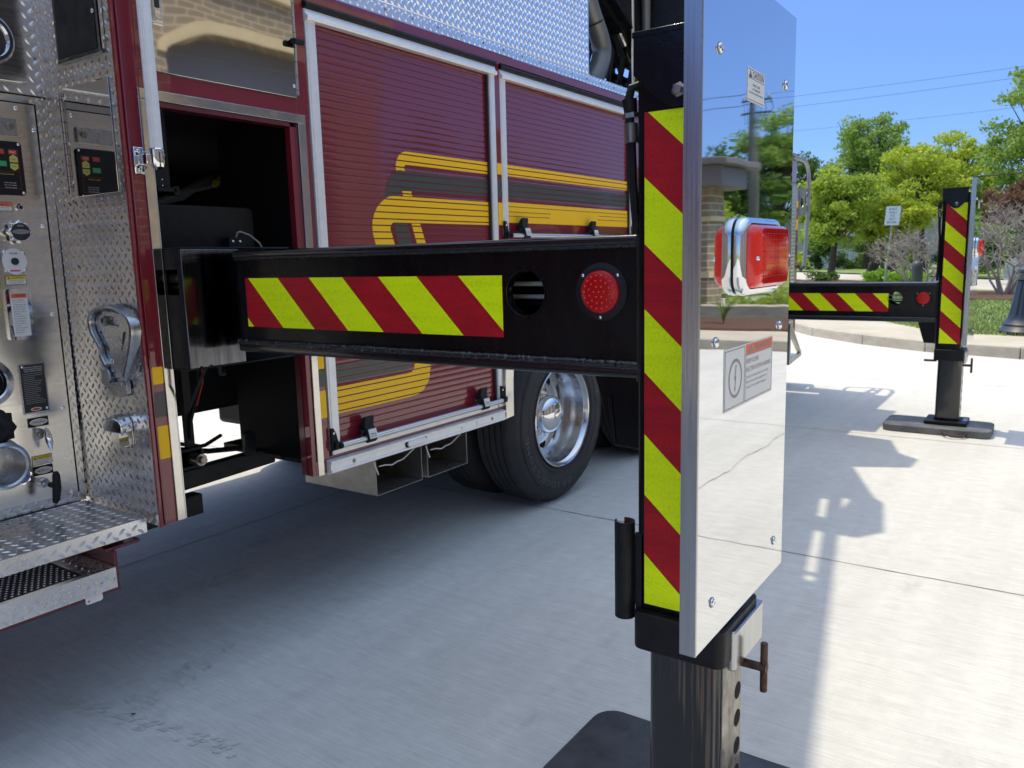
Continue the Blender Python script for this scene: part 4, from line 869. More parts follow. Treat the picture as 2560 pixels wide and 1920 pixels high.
mb.cyl((1.352, 2.45, 1.086), (1.352, 2.535, 1.079), .007, .007, 10, CAST); mb.prism(fh, [(2.56, 1.12), (2.53, 1.135), (2.51, 1.10), (2.53, 1.08), (2.57, 1.09)], -.004, .014, CAST)
mb.dome((1.362, 2.51, 1.152), (-1, 0, 0), .014, .010, CHROME, 14); mb.dome((1.372, 2.51, 1.048), (-1, 0, 0), .012, .006, CHROME, 12); part(mb, 'step_hinge', st, bevel=.002)
# step light
mb = MB(); prof = [(2.585, .925), (2.592, .945), (2.585, .962), (2.56, .974), (2.52, .978), (2.485, .972), (2.468, .955), (2.468, .925)]
fp = [(2.515 + (a - 2.53) * .95, .9 + (b - .9) * .92) for a, b in prof]; np_ = len(prof)
mb.add([W_.p(a, b, .001) for a, b in prof] + [W_.p(a, b, .048) for a, b in fp], [tuple(range(np_)), tuple(range(np_, 2 * np_))] + [(i, (i + 1) % np_, np_ + (i + 1) % np_, np_ + i) for i in range(np_)], CHROME); sl = part(mb, 'step_light', bevel=.004, seg=3)
mb = MB(); mb.prism(W_, rrect(2.470, 2.556, .865, .935, .012), .001, .004, MIRR2); part(mb, 'mounting_plate', sl, bevel=.001)

# ---- grab rail on the pillar
mb = MB(); seg = 40; vs = []
for z in (1.805, 3.0):
    for i in range(seg):
        a = 2 * math.pi * i / seg; r = .0185 - (.0012 if i % 2 else 0); vs.append((1.452 + r * math.cos(a) * 1.05, YS - .055 + r * math.sin(a), z))
mb.add(vs, [(i, (i + 1) % seg, seg + (i + 1) % seg, seg + i) for i in range(seg)], EXTR); gr = part(mb, 'grab_rail', sharp=10, fixn=True)
mb = MB(); mb.lathe([(0, 1.745), (.012, 1.747), (.019, 1.753), (.0225, 1.765), (.0225, 1.805), (.020, 1.808)], (1.452, YS - .055, 0), (0, 0, 1), 24, CHROME)
mb.box(1.405, 1.437, YS - .008, YS - .001, 1.733, 1.815, CHROME); mb.box(1.420, 1.448, YS - .05, YS - .009, 1.76, 1.792, CHROME)
screw(mb, S, 1.421, 1.803, .007, d=.008); screw(mb, S, 1.421, 1.746, .007, d=.008); mb.dome((1.460, YS - .0765, 1.787), (0, -1, 0), .005, .002, STEEL, 10); part(mb, 'rail_stanchion', gr, bevel=.003)
# ---- chock holders under the body
for x0, x1 in ((2.404, 2.706), (2.745, 3.047)):
    mb = MB(); y0, y1 = 2.40, 2.86; t_ = .003
    mb.box(x0, x0 + t_, y0, y1, .441, .615, GALV); mb.box(x1 - t_, x1, y0, y1, .441, .615, GALV); mb.box(x0 + t_, x1 - t_, y0, y1, .441, .4435, GALV); mb.box(x0 + t_, x1 - t_, y1 - t_, y1, .4436, .615, GALV)
    mb.box(x0 + t_, x1 - t_, y0 + .05, y1 - t_, .60, .603, GALV); h = part(mb, 'chock_holder', bevel=.001)
    mb = MB(); y = y0 - .012; mb.tube([(x0 + .01, y, .575), (x0 + .05, y, .573), (x0 + .09, y, .563), (x0 + .12, y, .571), (x0 + .16, y, .573), (x0 + .24, y, .607)], .0032, 6, EXTR); mb.tube([(x0 - .01, y0 - .002, .597), (x0 + .0, y - .003, .54)], .0032, 6, EXTR); part(mb, 'wire_bail', h)

# ---- wheels
def wheel(cx, label=False):
    cy, cz, R = 2.392, .52, .52
    mb = MB(); c = (cx, cy, cz); ax = (0, 1, 0)
    def tyre(off):
        p = [(.310, .030), (.318, .012), (.345, .004), (.40, -.002), (.445, .002), (.475, .014), (.492, .026), (.497, .034), (.502, .040)]
        t0 = .044; groo = [(.0, R - .012), (.006, R - .005), (.035, R), ]
        p += [(R - .012, .048), (R - .004, .058), (R, .070)]
        for g in (.095, .135, .175, .215): p += [(R, g - .004), (R - .013, g - .0025), (R - .013, g + .0025), (R, g + .004)]
        p += [(R, .24), (R - .004, .252), (R - .012, .262), (.497, .276), (.475, .292), (.40, .305), (.33, .298), (.31, .28)]
        return [(r, h + off) for r, h in p]
    mb.lathe(tyre(0), c, ax, 96, RUBBER); mb.lathe(tyre(.34), c, ax, 96, RUBBER)
    for r in (.452, .385, .337): mb.lathe([(r, -.001), (r + .003, -.0035), (r + .006, -.001)], c, ax, 96, RUBBER)
    # contact flattening: none, tyre touches at z=0
    w_ = part(mb, 'wheel', sharp=28)
    mb = MB(); prof = [(.312, .018), (.309, .004), (.303, .0), (.297, .004), (.292, .018), (.283, .030), (.281, .075), (.276, .095), (.262, .13), (.256, .175), (.250, .19), (.23, .196), (.20, .184), (.17, .165), (.14, .158), (.118, .158), (.118, .175), (.10, .18)]
    mb.lathe(prof, c, ax, 72, RIM); part(mb, 'rim', w_, sharp=30)
    mb = MB()
    for k in range(8):
        a = rad(k * 45 + 12); q = V((cx + .205 * math.cos(a), cy + .180, cz + .205 * math.sin(a))); mb.cyl(q, q + V((0, .02, 0)), .027, .024, 18, DARK)
    for k in range(10):
        a = rad(k * 36); q = V((cx + .143 * math.cos(a), cy + .152, cz + .143 * math.sin(a))); mb.cyl(q, q + V((0, .02, 0)), .015, .015, 6, CHROME)
    part(mb, 'wheel_nut', w_)
    mb = MB(); mb.lathe([(.117, .165), (.117, .10), (.110, .085), (.10, .070), (.07, .052), (.034, .045), (.034, .040), (.028, .037), (0, .036)], c, ax, 48, CHROME); part(mb, 'hub_cap', w_, sharp=40)
    mb = MB(); word = 'BRIDGESTONE'
    for rep in (0, 180):
        for k, ch in enumerate(word):
            a = rad(276 - k * 8.6 + rep); o_ = V((cx + .412 * math.cos(a), cy - .001, cz + .412 * math.sin(a))); out_ = V((math.cos(a), 0, math.sin(a))); right = V((math.sin(a), 0, -math.cos(a)))
            mb.text(Fr(o_, right, out_, (0, -1, 0)), ch, 0, 0, .045 if ch != 'I' else .012, .040, .0015, RUBL)
        for k, ch in enumerate('R249 ECOPIA' if False else 'TUBELESS'):
            a = rad(160 - k * 4.5 + rep); o_ = V((cx + .39 * math.cos(a), cy + .0, cz + .39 * math.sin(a))); out_ = V((math.cos(a), 0, math.sin(a))); right = V((math.sin(a), 0, -math.cos(a)))
            if False: mb.text(Fr(o_, right, out_, (0, -1, 0)), ch, 0, 0, .018, .018, .002, RUBL)
    part(mb, 'tyre_lettering', w_, fixn=False)
wheel(3.98); wheel(5.35)
mb = MB()
for cx_ in (3.98, 5.35):
    for off in (1.76, 2.1): mb.lathe([(.3, .0), (.5, .0), (.52, .03), (.52, .25), (.5, .28), (.3, .28)], (cx_, 2.39 + off - .0, .52), (0, 1, 0), 48, RUBBER)
    mb.cyl((cx_, 3.0, .52), (cx_, 4.3, .52), .09, .09, 16, BLACKM)
part(mb, 'axle')

# ---- pump panel (recessed plane)
YP = 2.81; Pn = FY(YP)
mb = MB(); mb.slab(Pn, .2, 1.3485, .678, 1.983, 0, .003, SATIN); pp = part(mb, 'pump_panel', bevel=.001)
mb = MB(); mb.prism(Pn, [(.2, 1.986), (1.3515, 1.986), (1.3515, .645), (1.372, .645), (1.384, 2.0), (1.378, 2.008), (.2, 2.008)], -.006, .006, TRIM); mb.slab(Pn, .2, 1.3725, .645, .677, -.004, .0, TREAD); tread(mb, Pn, .9, 1.345, .646, .677, TREAD, pb=.016, L=.02); mb.box(1.352, 1.372, YP + .006, YP + .05, .645, 2.0, MARFR); part(mb, 'panel_trim', pp, fixn=False)
mb = MB(); mb.slab(Pn, .2, 1.398, 2.0125, 3.0, .002, .008, TREAD); fr = FY(YP - .008); tread(mb, fr, .9, 1.395, 2.014, 2.98, TREAD, inside=lambda a, b: not (a < 1.34 and b > 2.04)); mb.slab(fr, .8, 1.333, 2.043, 2.98, .0, .004, SATIN); mb.slab(fr, .8, 1.312, 2.052, 2.98, .0041, .008, SATIN); mb.tube([(.8, YP - .016, 2.047), (1.325, YP - .016, 2.047)], .0045, 8, TRIM); screw(mb, fr, 1.372, 2.03, .006, STEEL); screw(mb, fr, 1.365, 2.13, .006, STEEL)
up = part(mb, 'upper_tread_panel', fixn=False)
mb = MB(); fr = FY(YP - .016); mb.lathe([(.075, .0), (.078, .012), (.070, .02), (.060, .02), (.058, .006), (0, .005)], fr.p(1.222, 2.165, 0), fr.n, 36, CHROME); part(mb, 'round_gauge', up)
Q = FY(YP - .003)
def psub(name, fn, bevel=0, parent=None):
    mb = MB(); fn(mb); return part(mb, name, parent or pp, bevel=bevel)
psub('screw', lambda mb: [screw(mb, Q, a, b, .0075) for a, b in ((1.291, 1.966), (1.339, 1.903), (1.332, 1.595), (1.330, 1.303), (1.329, .984), (1.327, .684))])
def f(mb):
    mb.prism(Q, rrect(1.16, 1.282, 1.878, 1.932, .006), 0, .012, CAST); mb.cyl(Q.p(1.26, 1.906, .012), Q.p(1.26, 1.906, .02), .011, .011, 14, STEEL)
psub('control_box', f, .002)
def f(mb): mb.prism(Q, rrect(1.06, 1.291, 1.692, 1.860, .012), 0, .008, BLACKM)
disp = psub('display_unit', f, .002)
def f(mb):
    q = FY(YP - .0112)
    for a, b in ((1.281, 1.852), (1.281, 1.700)): screw(mb, q, a, b, .005)
    mb.slab(q, 1.249, 1.273, 1.819, 1.834, 0, .0008, LRED); mb.text(q, 'PRESET', 1.261, 1.8265, .019, .0045, .001, WHITE)
    mb.slab(q, 1.214, 1.236, 1.819, 1.834, 0, .0008, LRED); mb.slab(q, 1.214, 1.240, 1.781, 1.797, 0, .0008, LGRN)
    mb.prism(q, [(1.250, 1.795), (1.274, 1.795), (1.274, 1.811), (1.262, 1.819), (1.250, 1.811)], 0, .0012, LINC); mb.text(q, 'INC', 1.262, 1.804, .012, .005, .0015, LBK)
    mb.prism(q, [(1.250, 1.791), (1.274, 1.791), (1.274, 1.777), (1.262, 1.769), (1.250, 1.777)], 0, .0012, LINC); mb.text(q, 'DEC', 1.262, 1.782, .012, .005, .0015, LBK)
    mb.text(q, 'MESSAGE CENTER', 1.238, 1.757, .040, .0035, .001, LYEL)
    for k, t_ in enumerate(('PUMP ENGAGED', 'OK TO PUMP', 'THROTTLE READY')): mb.text(q, t_, 1.226, 1.730 - .0075 * k, .036, .003, .001, WHITE, align='L')
    for a0, b0, a1, b1 in ((1.20, 1.765, 1.277, 1.7655), (1.276, 1.765, 1.2765, 1.838), (1.20, 1.712, 1.277, 1.7125), (1.277, 1.712, 1.2775, 1.76)): mb.slab(q, a0, a1, b0, b1, 0, .0006, LRED)
psub('display_lettering', f, 0, disp)
def label(name, a0, a1, b0, b1, head, hm, lines, parent=None, title=None):
    mb = MB(); mb.prism(Q, rrect(a0 - .003, a1 + .003, b0 - .003, b1 + .003, .002), 0, .0012, STEEL); mb.slab(Q, a0, a1, b0, b1, .0012, .002, WHITE)
    hb = b1 - (b1 - b0) * head; mb.slab(Q, a0, a1, hb, b1, .002, .0026, hm); h = (b1 - hb)
    if title: mb.text(Q, title, (a0 + a1) / 2 + (a1 - a0) * .06, (hb + b1) / 2, (a1 - a0) * .66, h * .6, .003, LBK); c = a0 + (a1 - a0) * .12; mb.prism(Q, [(c - h * .3, hb + h * .18), (c + h * .3, hb + h * .18), (c, b1 - h * .15)], .0027, .003, LBK)
    n = len(lines)
    for k, s_ in enumerate(lines):
        y = hb - (hb - b0) * (k + .7) / (n + .5); mb.text(Q, s_, (a0 + a1) / 2, y, (a1 - a0) * .8 * min(1, .4 + len(s_) / 22), (hb - b0) / (n + .5) * .55, .0024, LBK)
    return part(mb, name, pp)
label('warning_label', 1.16, 1.242, 1.643, 1.668, .5, LORNG, ['DO NOT OPEN THROTTLE', 'UNLESS LIGHT IS ON'], title='WARNING')
psub('push_button', lambda mb: (mb.lathe([(.0115, 0), (.0115, .006), (.008, .011), (.006, .011)], Q.p(1.266, 1.654, 0), Q.n, 20, CHROME), mb.dome(Q.p(1.266, 1.654, .008), Q.n, .0065, .004, BLACKM)))
def f(mb):
    pts = []
    for i in range(32):
        a = 2 * math.pi * i / 32; r = .034 + .0045 * math.cos(8 * a); pts.append((1.246 + r * math.cos(a), 1.575 + r * math.sin(a)))
    mb.prism(Q, pts, .012, .034, CHROME); mb.cyl(Q.p(1.246, 1.575, 0), Q.p(1.246, 1.575, .013), .016, .016, 16, CHROME)
kn = psub('rotary_knob', f, .003)
def f(mb):
    q = FY(YP - .0375); mb.prism(q, circ(1.246, 1.575, .028, 32), 0, .0015, LBK); mb.prism(q, circ(1.246, 1.575, .026, 28, .0075), .0015, .003, LGREY); mb.text(q, 'OPEN', 1.246, 1.594, .018, .005, .002, WHITE); mb.text(q, 'ENGINE COOLER', 1.246, 1.575, .036, .0035, .0035, LBK)
psub('knob_face', f, 0, kn)
def f(mb):
    mb.prism(Q, rrect(1.192, 1.266, 1.443, 1.520, .018), 0, .006, CAST)
    for a, b in ((1.201, 1.510), (1.257, 1.510), (1.201, 1.452), (1.257, 1.452)): screw(mb, Q, a, b, .005, d=.006)
pr = psub('primer_control', f, .002)
def f(mb):
    q = FY(YP - .009); mb.prism(q, circ(1.229, 1.4815, .037, 36, .042), 0, .002, WHITE); mb.prism(q, circ(1.229, 1.4815, .0115, 24), .002, .006, LBK); mb.text(q, 'PRIME', 1.227, 1.507, .024, .0055, .003, LBK); mb.slab(q, 1.212, 1.243, 1.449, 1.4545, .002, .0025, LPINK)
psub('primer_face', f, 0, pr)
label('caution_label', 1.199, 1.258, 1.408, 1.434, .42, LYEL, ['OPEN PRIMER VALVE ONLY', 'WITH PUMP ENGAGED', 'SEE MANUAL'], title='CAUTION')
def f(mb):
    mb.prism(Q, rrect(1.187, 1.264, 1.228, 1.393, .01), 0, .012, CHROME); mb.slab(Q, 1.200, 1.251, 1.240, 1.381, .012, .0135, WHITE); mb.slab(Q, 1.202, 1.249, 1.364, 1.379, .0136, .0145, LORNG); mb.text(Q, 'WARNING', 1.229, 1.3715, .033, .007, .015, LBK)
    for k, s_ in enumerate(('DEATH OR SERIOUS', 'INJURY MIGHT OCCUR', 'IF PROPER OPERATING', 'PROCEDURES ARE NOT', 'FOLLOWED. THE PUMP', 'OPERATOR AS WELL AS', 'INDIVIDUALS', 'CONNECTING SUPPLY', 'OR DISCHARGE HOSES', 'TO THE APPARATUS', 'MUST BE FAMILIAR', 'WITH WATER', 'HYDRAULICS HAZARDS', 'AND COMPONENT', 'LIMITATIONS.')): mb.text(Q, s_, 1.205, 1.357 - k * .0075, .040 * len(s_) / 19, .0035, .0138, LBK, align='L')
psub('framed_warning', f, .002)
def f(mb):
    mb.prism(Q, rrect(1.201, 1.287, .979, 1.148, .004), 0, .003, CAST); mb.slab(Q, 1.206, 1.282, .984, 1.143, .003, .0036, LBK)
    for k, s_ in enumerate(('MINIMUM OPERATION', 'MAINTENANCE SCHEDULE', 'CHECK OPERATION WEEKLY')): mb.text(Q, s_, 1.2465, 1.134 - k * .0065, .058, .0036, .0042, WHITE)
    rg2 = random.Random(2)
    for k in range(17): mb.slab(Q, 1.212, 1.212 + rg2.uniform(.035, .064), 1.112 - k * .0062, 1.1135 - k * .0062, .0036, .004, LGREY)
    mb.prism(Q, circ(1.242, .993, .017, 24, .006), .0036, .0046, WHITE); mb.prism(Q, circ(1.242, .993, .0135, 24, .0042), .0046, .005, LRED); screw(mb, Q, 1.213, 1.137, .0045, d=.0036); screw(mb, Q, 1.276, .992, .0045, d=.0036)
psub('instruction_plate', f, 0)
def tag(a0, a1, b0, b1, s_):
    def f(mb): mb.slab(Q, a0, a1, b0, b1, 0, .004, BLACKM); c = ((a0 + a1) / 2, (b0 + b1) / 2); mb.prism(Q, circ(c[0], c[1], (a1 - a0) * .45, 28, (b1 - b0) * .36), .004, .0055, LGREY if 0 else WHITE); mb.prism(Q, circ(c[0], c[1], (a1 - a0) * .42, 28, (b1 - b0) * .30), .0055, .006, CAST); mb.text(Q, s_, c[0], c[1], (a1 - a0) * .6, .0045, .0066, LBK)
    psub('name_tag', f, .0008)
tag(1.212, 1.276, .933, .964, 'PUMP DRAIN'); tag(1.210, 1.272, .767, .798, 'STEAMER VALVE')
label('caution_label', 1.212, 1.272, .805, .832, .42, LYEL, ['CLOSE ALL VALVES SLOWLY', 'BEFORE OPERATING', 'THE PUMP'], title='CAUTION')
def f(mb):
    mb.lathe([(.018, 0), (.018, .006), (.011, .010), (.011, .018), (.006, .02), (.006, .035)], Q.p(1.243, .908, 0), Q.n, 20, STEEL); c = Q.p(1.250, .894, .045)
    mb.tube([Q.p(1.243, .908, .035), c], .006, 10, CHROME); mb.tube([c + V((-.006, 0, .038)), c + V((-.002, 0, .028)), c + V((0, 0, .012)), c, c + V((.002, 0, -.014)), c + V((.004, 0, -.03)), c + V((.005, 0, -.042))], [.003, .007, .011, .012, .011, .007, .003], 12, CHROME)
psub('drain_handle', f)
def f(mb):
    mb.lathe([(.017, 0), (.017, .008), (.012, .012), (.012, .028), (.005, .03), (.005, .055)], Q.p(1.236, .740, 0), Q.n, 20, CAST); mb.tube([Q.p(1.236, .740, .05), Q.p(1.237, .738, .075)], .009, 10, BLACKM)
psub('pull_rod', f)
def f(mb): fr = Fr(Q.p(1.238, .735, .085), (.12, 0, 1), (.3, -.9, 0), (0, 1, 0)); mb.tube([Q.p(1.243, .786, .082), Q.p(1.241, .775, .088), Q.p(1.238, .735, .090), Q.p(1.233, .695, .088), Q.p(1.231, .684, .082)], [.008, .012, .014, .012, .008], 12, BLACKM)
psub('pull_handle', f)
def f(mb): mb.lathe([(.078, 0), (.080, .01), (.074, .03), (.056, .034), (.052, .03), (.050, .008), (0, .007)], Q.p(1.10, 1.10, 0), Q.n, 40, RIM); mb.prism(FY(YP - .012), circ(1.10, 1.10, .049, 32), 0, .001, DARK)
psub('pressure_gauge', f)
def f(mb): mb.prism(Q, [(1.10, .90), (1.166, .909), (1.165, .993), (1.13, 1.0)], 0, .003, BLACKS); mb.lathe([(.018, .0031), (.018, .0036), (.0165, .0036)], Q.p(1.145, .962, 0), Q.n, 24, LGREY); mb.slab(Q, 1.12, 1.152, .926, .928, .003, .0036, LGREY); mb.slab(Q, 1.12, 1.152, .921, .923, .003, .0036, LGREY)
psub('rating_plate', f)
def f(mb): mb.tube([Q.p(1.05, 1.03, .05), Q.p(1.10, 1.0, .07), Q.p(1.125, .96, .07), Q.p(1.10, .92, .05)], .022, 12, BLACKM)
psub('cap_strap', f)
def f(mb):
    o_ = Q.p(1.085, .845, 0); mb.lathe([(.05, 0), (.05, .02), (.082, .03), (.085, .045), (.082, .055), (.064, .07), (.072, .08), (.075, .11), (.066, .115), (.060, .11), (.058, .03), (0, .028)], o_, Q.n, 48, CAST)
    for k in range(4):
        a = rad(20 + 90 * k); mb.tube([o_ + V((math.cos(a) * .06, -.05, math.sin(a) * .06)), o_ + V((math.cos(a) * .088, -.06, math.sin(a) * .088))], .009, 8, CAST)
psub('intake_port', f)
def f(mb): o_ = Q.p(1.157, .788, .02); pts = [(.030 + .003 * math.cos(9 * a_)) for a_ in [2 * math.pi * i / 54 for i in range(54)]]; fr = Fr(o_, (1, 0, 0), (0, 0, 1), (0, -1, 0)); mb.prism(fr, [(pts[i] * math.cos(2 * math.pi * i / 54), pts[i] * math.sin(2 * math.pi * i / 54)) for i in range(54)], 0, .018, CHROME); mb.prism(fr, circ(0, 0, .026, 32), .018, .022, BLUE); mb.slab(fr, -.024, .024, -.002, .009, .022, .0235, LGREY); mb.cyl(Q.p(1.157, .788, 0), Q.p(1.157, .788, .022), .012, .012, 12, CHROME)
psub('blue_drain_knob', f)
def f(mb): mb.box(-1.0, 1.36, YP + .01, YP + .03, .62, 3.0, DARK)
psub('backing_wall', f)
# ---- running board steps
def stepbox(x0, x1, y0, y1, z0, z1, name, grip=None):
    mb = MB(); mb.box(x0, x1, y0, y1, z0, z1, TREADL); tp = FZ(z1)
    tread(mb, tp, x0, x1 - .004, y0 + .012, y1, TREADL, inside=(lambda a, b: not (grip and a < grip)))
    fr = Fr((0, y0, 0), (1, 0, 0), (0, 0, 1), (0, -1, 0)); tread(mb, fr, x0, x1, z0 + .001, z1 - .004, TREADL, L=.030, W=.010, hh=.002, pa=.042, pb=.0165, ang=38)
    fr = Fr((x1, 0, 0), (0, 1, 0), (0, 0, 1), (1, 0, 0)); tread(mb, fr, y0, y1, z0 + .001, z1 - .004, TREADL, L=.026, pb=.0165)
    if grip:
        for i in range(26):
            for j in range(11): mb.dome((grip - .02 - i * .018 - (j % 2) * .009, y0 + .04 + j * .018, z1), (0, 0, 1), .0045, .0025, TREADL, 6)
        mb.slab(tp, x0, grip - .005, y0 + .025, y0 + .24, 0, .0006, BLACKM)
    return part(mb, name, fixn=False)
s1 = stepbox(.2, 1.363, 2.415, 2.80, .596, .645, 'running_board')
mb = MB(); screw(mb, FZ(.645), 1.30, 2.50, .007, STEEL); screw(mb, FZ(.645), 1.02, 2.48, .007, STEEL); screw(mb, FZ(.645), 1.12, 2.72, .007, STEEL); part(mb, 'bolt', s1)
s2 = stepbox(.2, 1.248, 2.415, 2.72, .449, .516, 'lower_step', grip=1.16)
mb = MB(); mb.box(.2, 1.255, 2.425, 2.75, .434, .448, MARFR); mb.box(1.251, 1.262, 2.425, 2.76, .434, .565, MARFR); mb.box(1.23, 1.345, 2.43, 2.78, .566, .577, MARFR); mb.box(1.27, 1.33, 2.50, 2.76, .5772, .595, BLACKM); mb.box(1.29, 1.3, 2.47, 2.76, .5772, .595, MARFR)
part(mb, 'step_bracket', bevel=.002)
mb = MB(); mb.holes(FY(2.4225), [(1.147, .448), (1.147, .428), (1.151, .424), (1.195, .424), (1.2, .428), (1.2, .448)], [circ(1.157, .433, .0035, 12)], 0, .003, EXTR); part(mb, 'lock_tab')

# ================================================================== OUTRIGGERS
def outrigger(dx, dy, bz, y_in, near):
    """dx, dy shift of the column; bz shift of the beam"""
    X = lambda x: x + dx
    Yc = lambda y: y + dy
    bx = X(1.60); zb, zt = 1.177 + bz, 1.495 + bz; face = FX(bx)
    yr = Yc(.757); yl = y_in = 2.168 + (0 if near else .6)
    # ---- beam (the part everything hangs on)
    mb = MB(); hc = (Yc(1.066), 1.366 + bz)
    out_ = [(yr, zb + .028), (yl, zb + .028), (yl, zt - .022), (yr, zt - .022)]
    mb.holes(face, out_, [circ(hc[0], hc[1], .054, 40)], -.014, -.004, BLACK)
    mb.holes(face, out_, [circ(hc[0], hc[1], .054, 40)], -.212, -.202, BLACK)
    mb.lathe([(.054, .003), (.0565, .004), (.0565, -.004), (.052, -.011), (.052, -.02)], face.p(hc[0], hc[1], -.004), face.n, 40, BLACK)
    fr = Fr((0, yr, 0), (1, 0, 0), (0, 0, 1), (0, 1, 0)); Lb = yl - yr
    for z0, z1 in ((zb, zb + .028), (zt - .022, zt)):
        mb.prism(fr, [(a, b) for a, b in rrect(bx - .008, bx + .222, z0, z1, .009, 4)], 0, Lb, BLACKG)
    mb.box(bx + .10, bx + .205, yl - .3, 3.0, zb + .02, zt - .015, BLACKM); mb.box(bx + .002, bx + .2, yl - .004, yl, zb + .03, zt - .024, BLACK)
    bm_ = part(mb, 'outrigger_beam', sharp=40)
    # weld beads
    def bead(p, q, r, step=.006):
        p = V(p); q = V(q); n = max(4, int((q - p).length / step)); rg = random.Random(int(p.x * 1000 + q.z * 99)); pts = []; rr_ = []
        for i in range(n + 1):
            pts.append(p.lerp(q, i / n) + V((rg.uniform(-.0012, .0006), rg.uniform(-.001, .001), rg.uniform(-.0012, .0012)))); rr_.append(r * (1.0 + .14 * (i % 2) + rg.uniform(-.08, .08)))
        return pts, rr_
    mb = MB(); sf = .004 if near else .02
    for p, q, r in (((bx - .001, yr + .005, zb + .031), (bx - .002, yl, zb + .031), .0088), ((bx + .001, yr + .005, zt - .024), (bx + .001, yl, zt - .024), .005),
                    ((bx - .004, yr + .004, zb - .005), (bx - .004, yr + .004, zt), .0075), ((bx + .022, yr + .006, zb - .17), (bx + .022, yr + .006, zb), .005)):
        pts, rr_ = bead(p, q, r, sf); mb.tube(pts, rr_, 8, WELD)
    part(mb, 'weld_bead', bm_, sharp=60)
    # rods inside
    mb = MB()
    for k, z in enumerate((1.385, 1.352, 1.334)): mb.cyl((X(1.70) + .01 * k, yr + .1, z + bz), (X(1.70) + .01 * k, yl, z + bz), .006, .006, 10, [EXTR, EXTR, BLACKM][k])
    part(mb, 'hydraulic_line', bm_)
    # chevron on beam
    mb = MB()
    if near: chevrons(mb, FX(bx + .0035), 1.134, 2.128, 1.257, 1.410, .0014, .28, .562, 1.0)
    else: chevrons(mb, FX(bx + .0035), Yc(1.134) - .02, 2.12, .940, 1.089, .0014, .28, .623, 1.0)
    part(mb, 'reflective_stripe', bm_, fixn=False)
    # red led light
    lc = (Yc(.860), 1.370 + bz); fl = FX(bx + .004)
    mb = MB(); mb.lathe([(.066, .0), (.0655, .003), (.061, .006), (.052, .009), (.049, .009), (.049, .002)], fl.p(lc[0], lc[1], 0), fl.n, 48, BLACKM); lt = part(mb, 'marker_light', bm_, sharp=30)
    mb = MB(); mb.lathe([(.0488, .002), (.0486, .010), (.045, .013), (.025, .0145), (0, .015)], fl.p(lc[0], lc[1], 0), fl.n, 48, REDD)
    for r, n, o_ in ((0, 1, 0), (.013, 6, 0), (.026, 12, .2), (.038, 18, 0)):
        for k in range(n):
            a = 2 * math.pi * k / n + o_; mb.dome(fl.p(lc[0] + r * math.cos(a), lc[1] + r * math.sin(a), .0145 - r * .03), fl.n, .0030, .003, REDL, 8)
    for a in (40, 140, 270): mb.dome(fl.p(lc[0] + .0575 * math.cos(rad(a)), lc[1] + .0575 * math.sin(rad(a)), .007), fl.n, .0045, .003, CHROME, 10)
    part(mb, 'red_lens', bm_, sharp=50)
    # gusset
    mb = MB(); fr = FX(X(1.63)); mb.prism(fr, [(Yc(.752), zb - .001), (Yc(.895), zb - .001), (Yc(.845), zb - .167), (Yc(.752), zb - .170)], -.14, 0, BLACK); mb.prism(fr, [(Yc(.86), zb - .05), (Yc(.845), zb - .16), (Yc(.838), zb - .16), (Yc(.85), zb - .05)], 0, .004, BLACK); part(mb, 'gusset', bm_, bevel=.002)
    # ---- jack column housing
    mb = MB(); cx0 = X(1.57); mb.prism(FZ(0), rrect(cx0, X(1.76), Yc(.575), Yc(.757), .012, 4), .650, 1.86, BLACK); part(mb, 'jack_housing', bm_, sharp=40)
    mb = MB(); fr = FX(cx0 - .001)
    mb.prism(fr, [(Yc(.760), 1.89), (Yc(.760), 1.815), (Yc(.735), 1.79), (Yc(.700), 1.757), (Yc(.675), 1.743), (Yc(.650), 1.745), (Yc(.62), 1.77), (Yc(.585), 1.815), (Yc(.585), 1.895)], 0, .008, BLACK)
    mb.box(cx0 - .011, X(1.78), Yc(.58), Yc(.762), 1.888, 1.900, BLACK); mb.dome(fr.p(Yc(.660), 1.775, .008), fr.n, .016, .008, STEEL, 6); mb.cyl(fr.p(Yc(.660), 1.775, .008), fr.p(Yc(.660), 1.775, .018), .011, .011, 6, STEEL); part(mb, 'top_plate', bm_, bevel=.0015)
    mb = MB()
    if near: chevrons(mb, FX(cx0 - .0006), .593, .738, .666, 1.741, .0014, .275, .787, .93, True)
    else: chevrons(mb, FX(cx0 - .0006), .640, .785, .697, 1.782, .0014, .275, .7635, .95, True)
    part(mb, 'reflective_stripe', bm_, fixn=False)
    # hose
    mb = MB(); hx = X(1.585); pts = [(hx, Yc(.755), 1.80), (hx - .01, Yc(.770), 1.795), (hx - .01, Yc(.778), 1.77), (hx, Yc(.776), 1.70), (hx, Yc(.772), 1.60), (hx, Yc(.765), 1.52), (hx, Yc(.766), zt if near else 1.3)]
    if not near: pts += [(hx, Yc(.768), 1.19)]
    mb.tube(pts, .0095, 10, BLACKS); ho = part(mb, 'hydraulic_hose', bm_)
    mb = MB(); mb.cyl((hx - .005, Yc(.778), 1.775), (hx, Yc(.777), 1.745), .016, .014, 12, BLACKS); mb.cyl((hx, Yc(.777), 1.745), (hx, Yc(.776), 1.735), .018, .018, 6, STEEL); mb.cyl((hx, Yc(.776), 1.725), (hx, Yc(.775), 1.685), .0145, .0145, 14, STEEL); part(mb, 'hose_fitting', ho)
    # ---- collar
    mb = MB(); mb.prism(FZ(0), rrect(X(1.545), X(1.79), Yc(.545), Yc(.759), .022, 4), .563, .651, BLACKS); part(mb, 'wear_collar', bm_, bevel=.004)
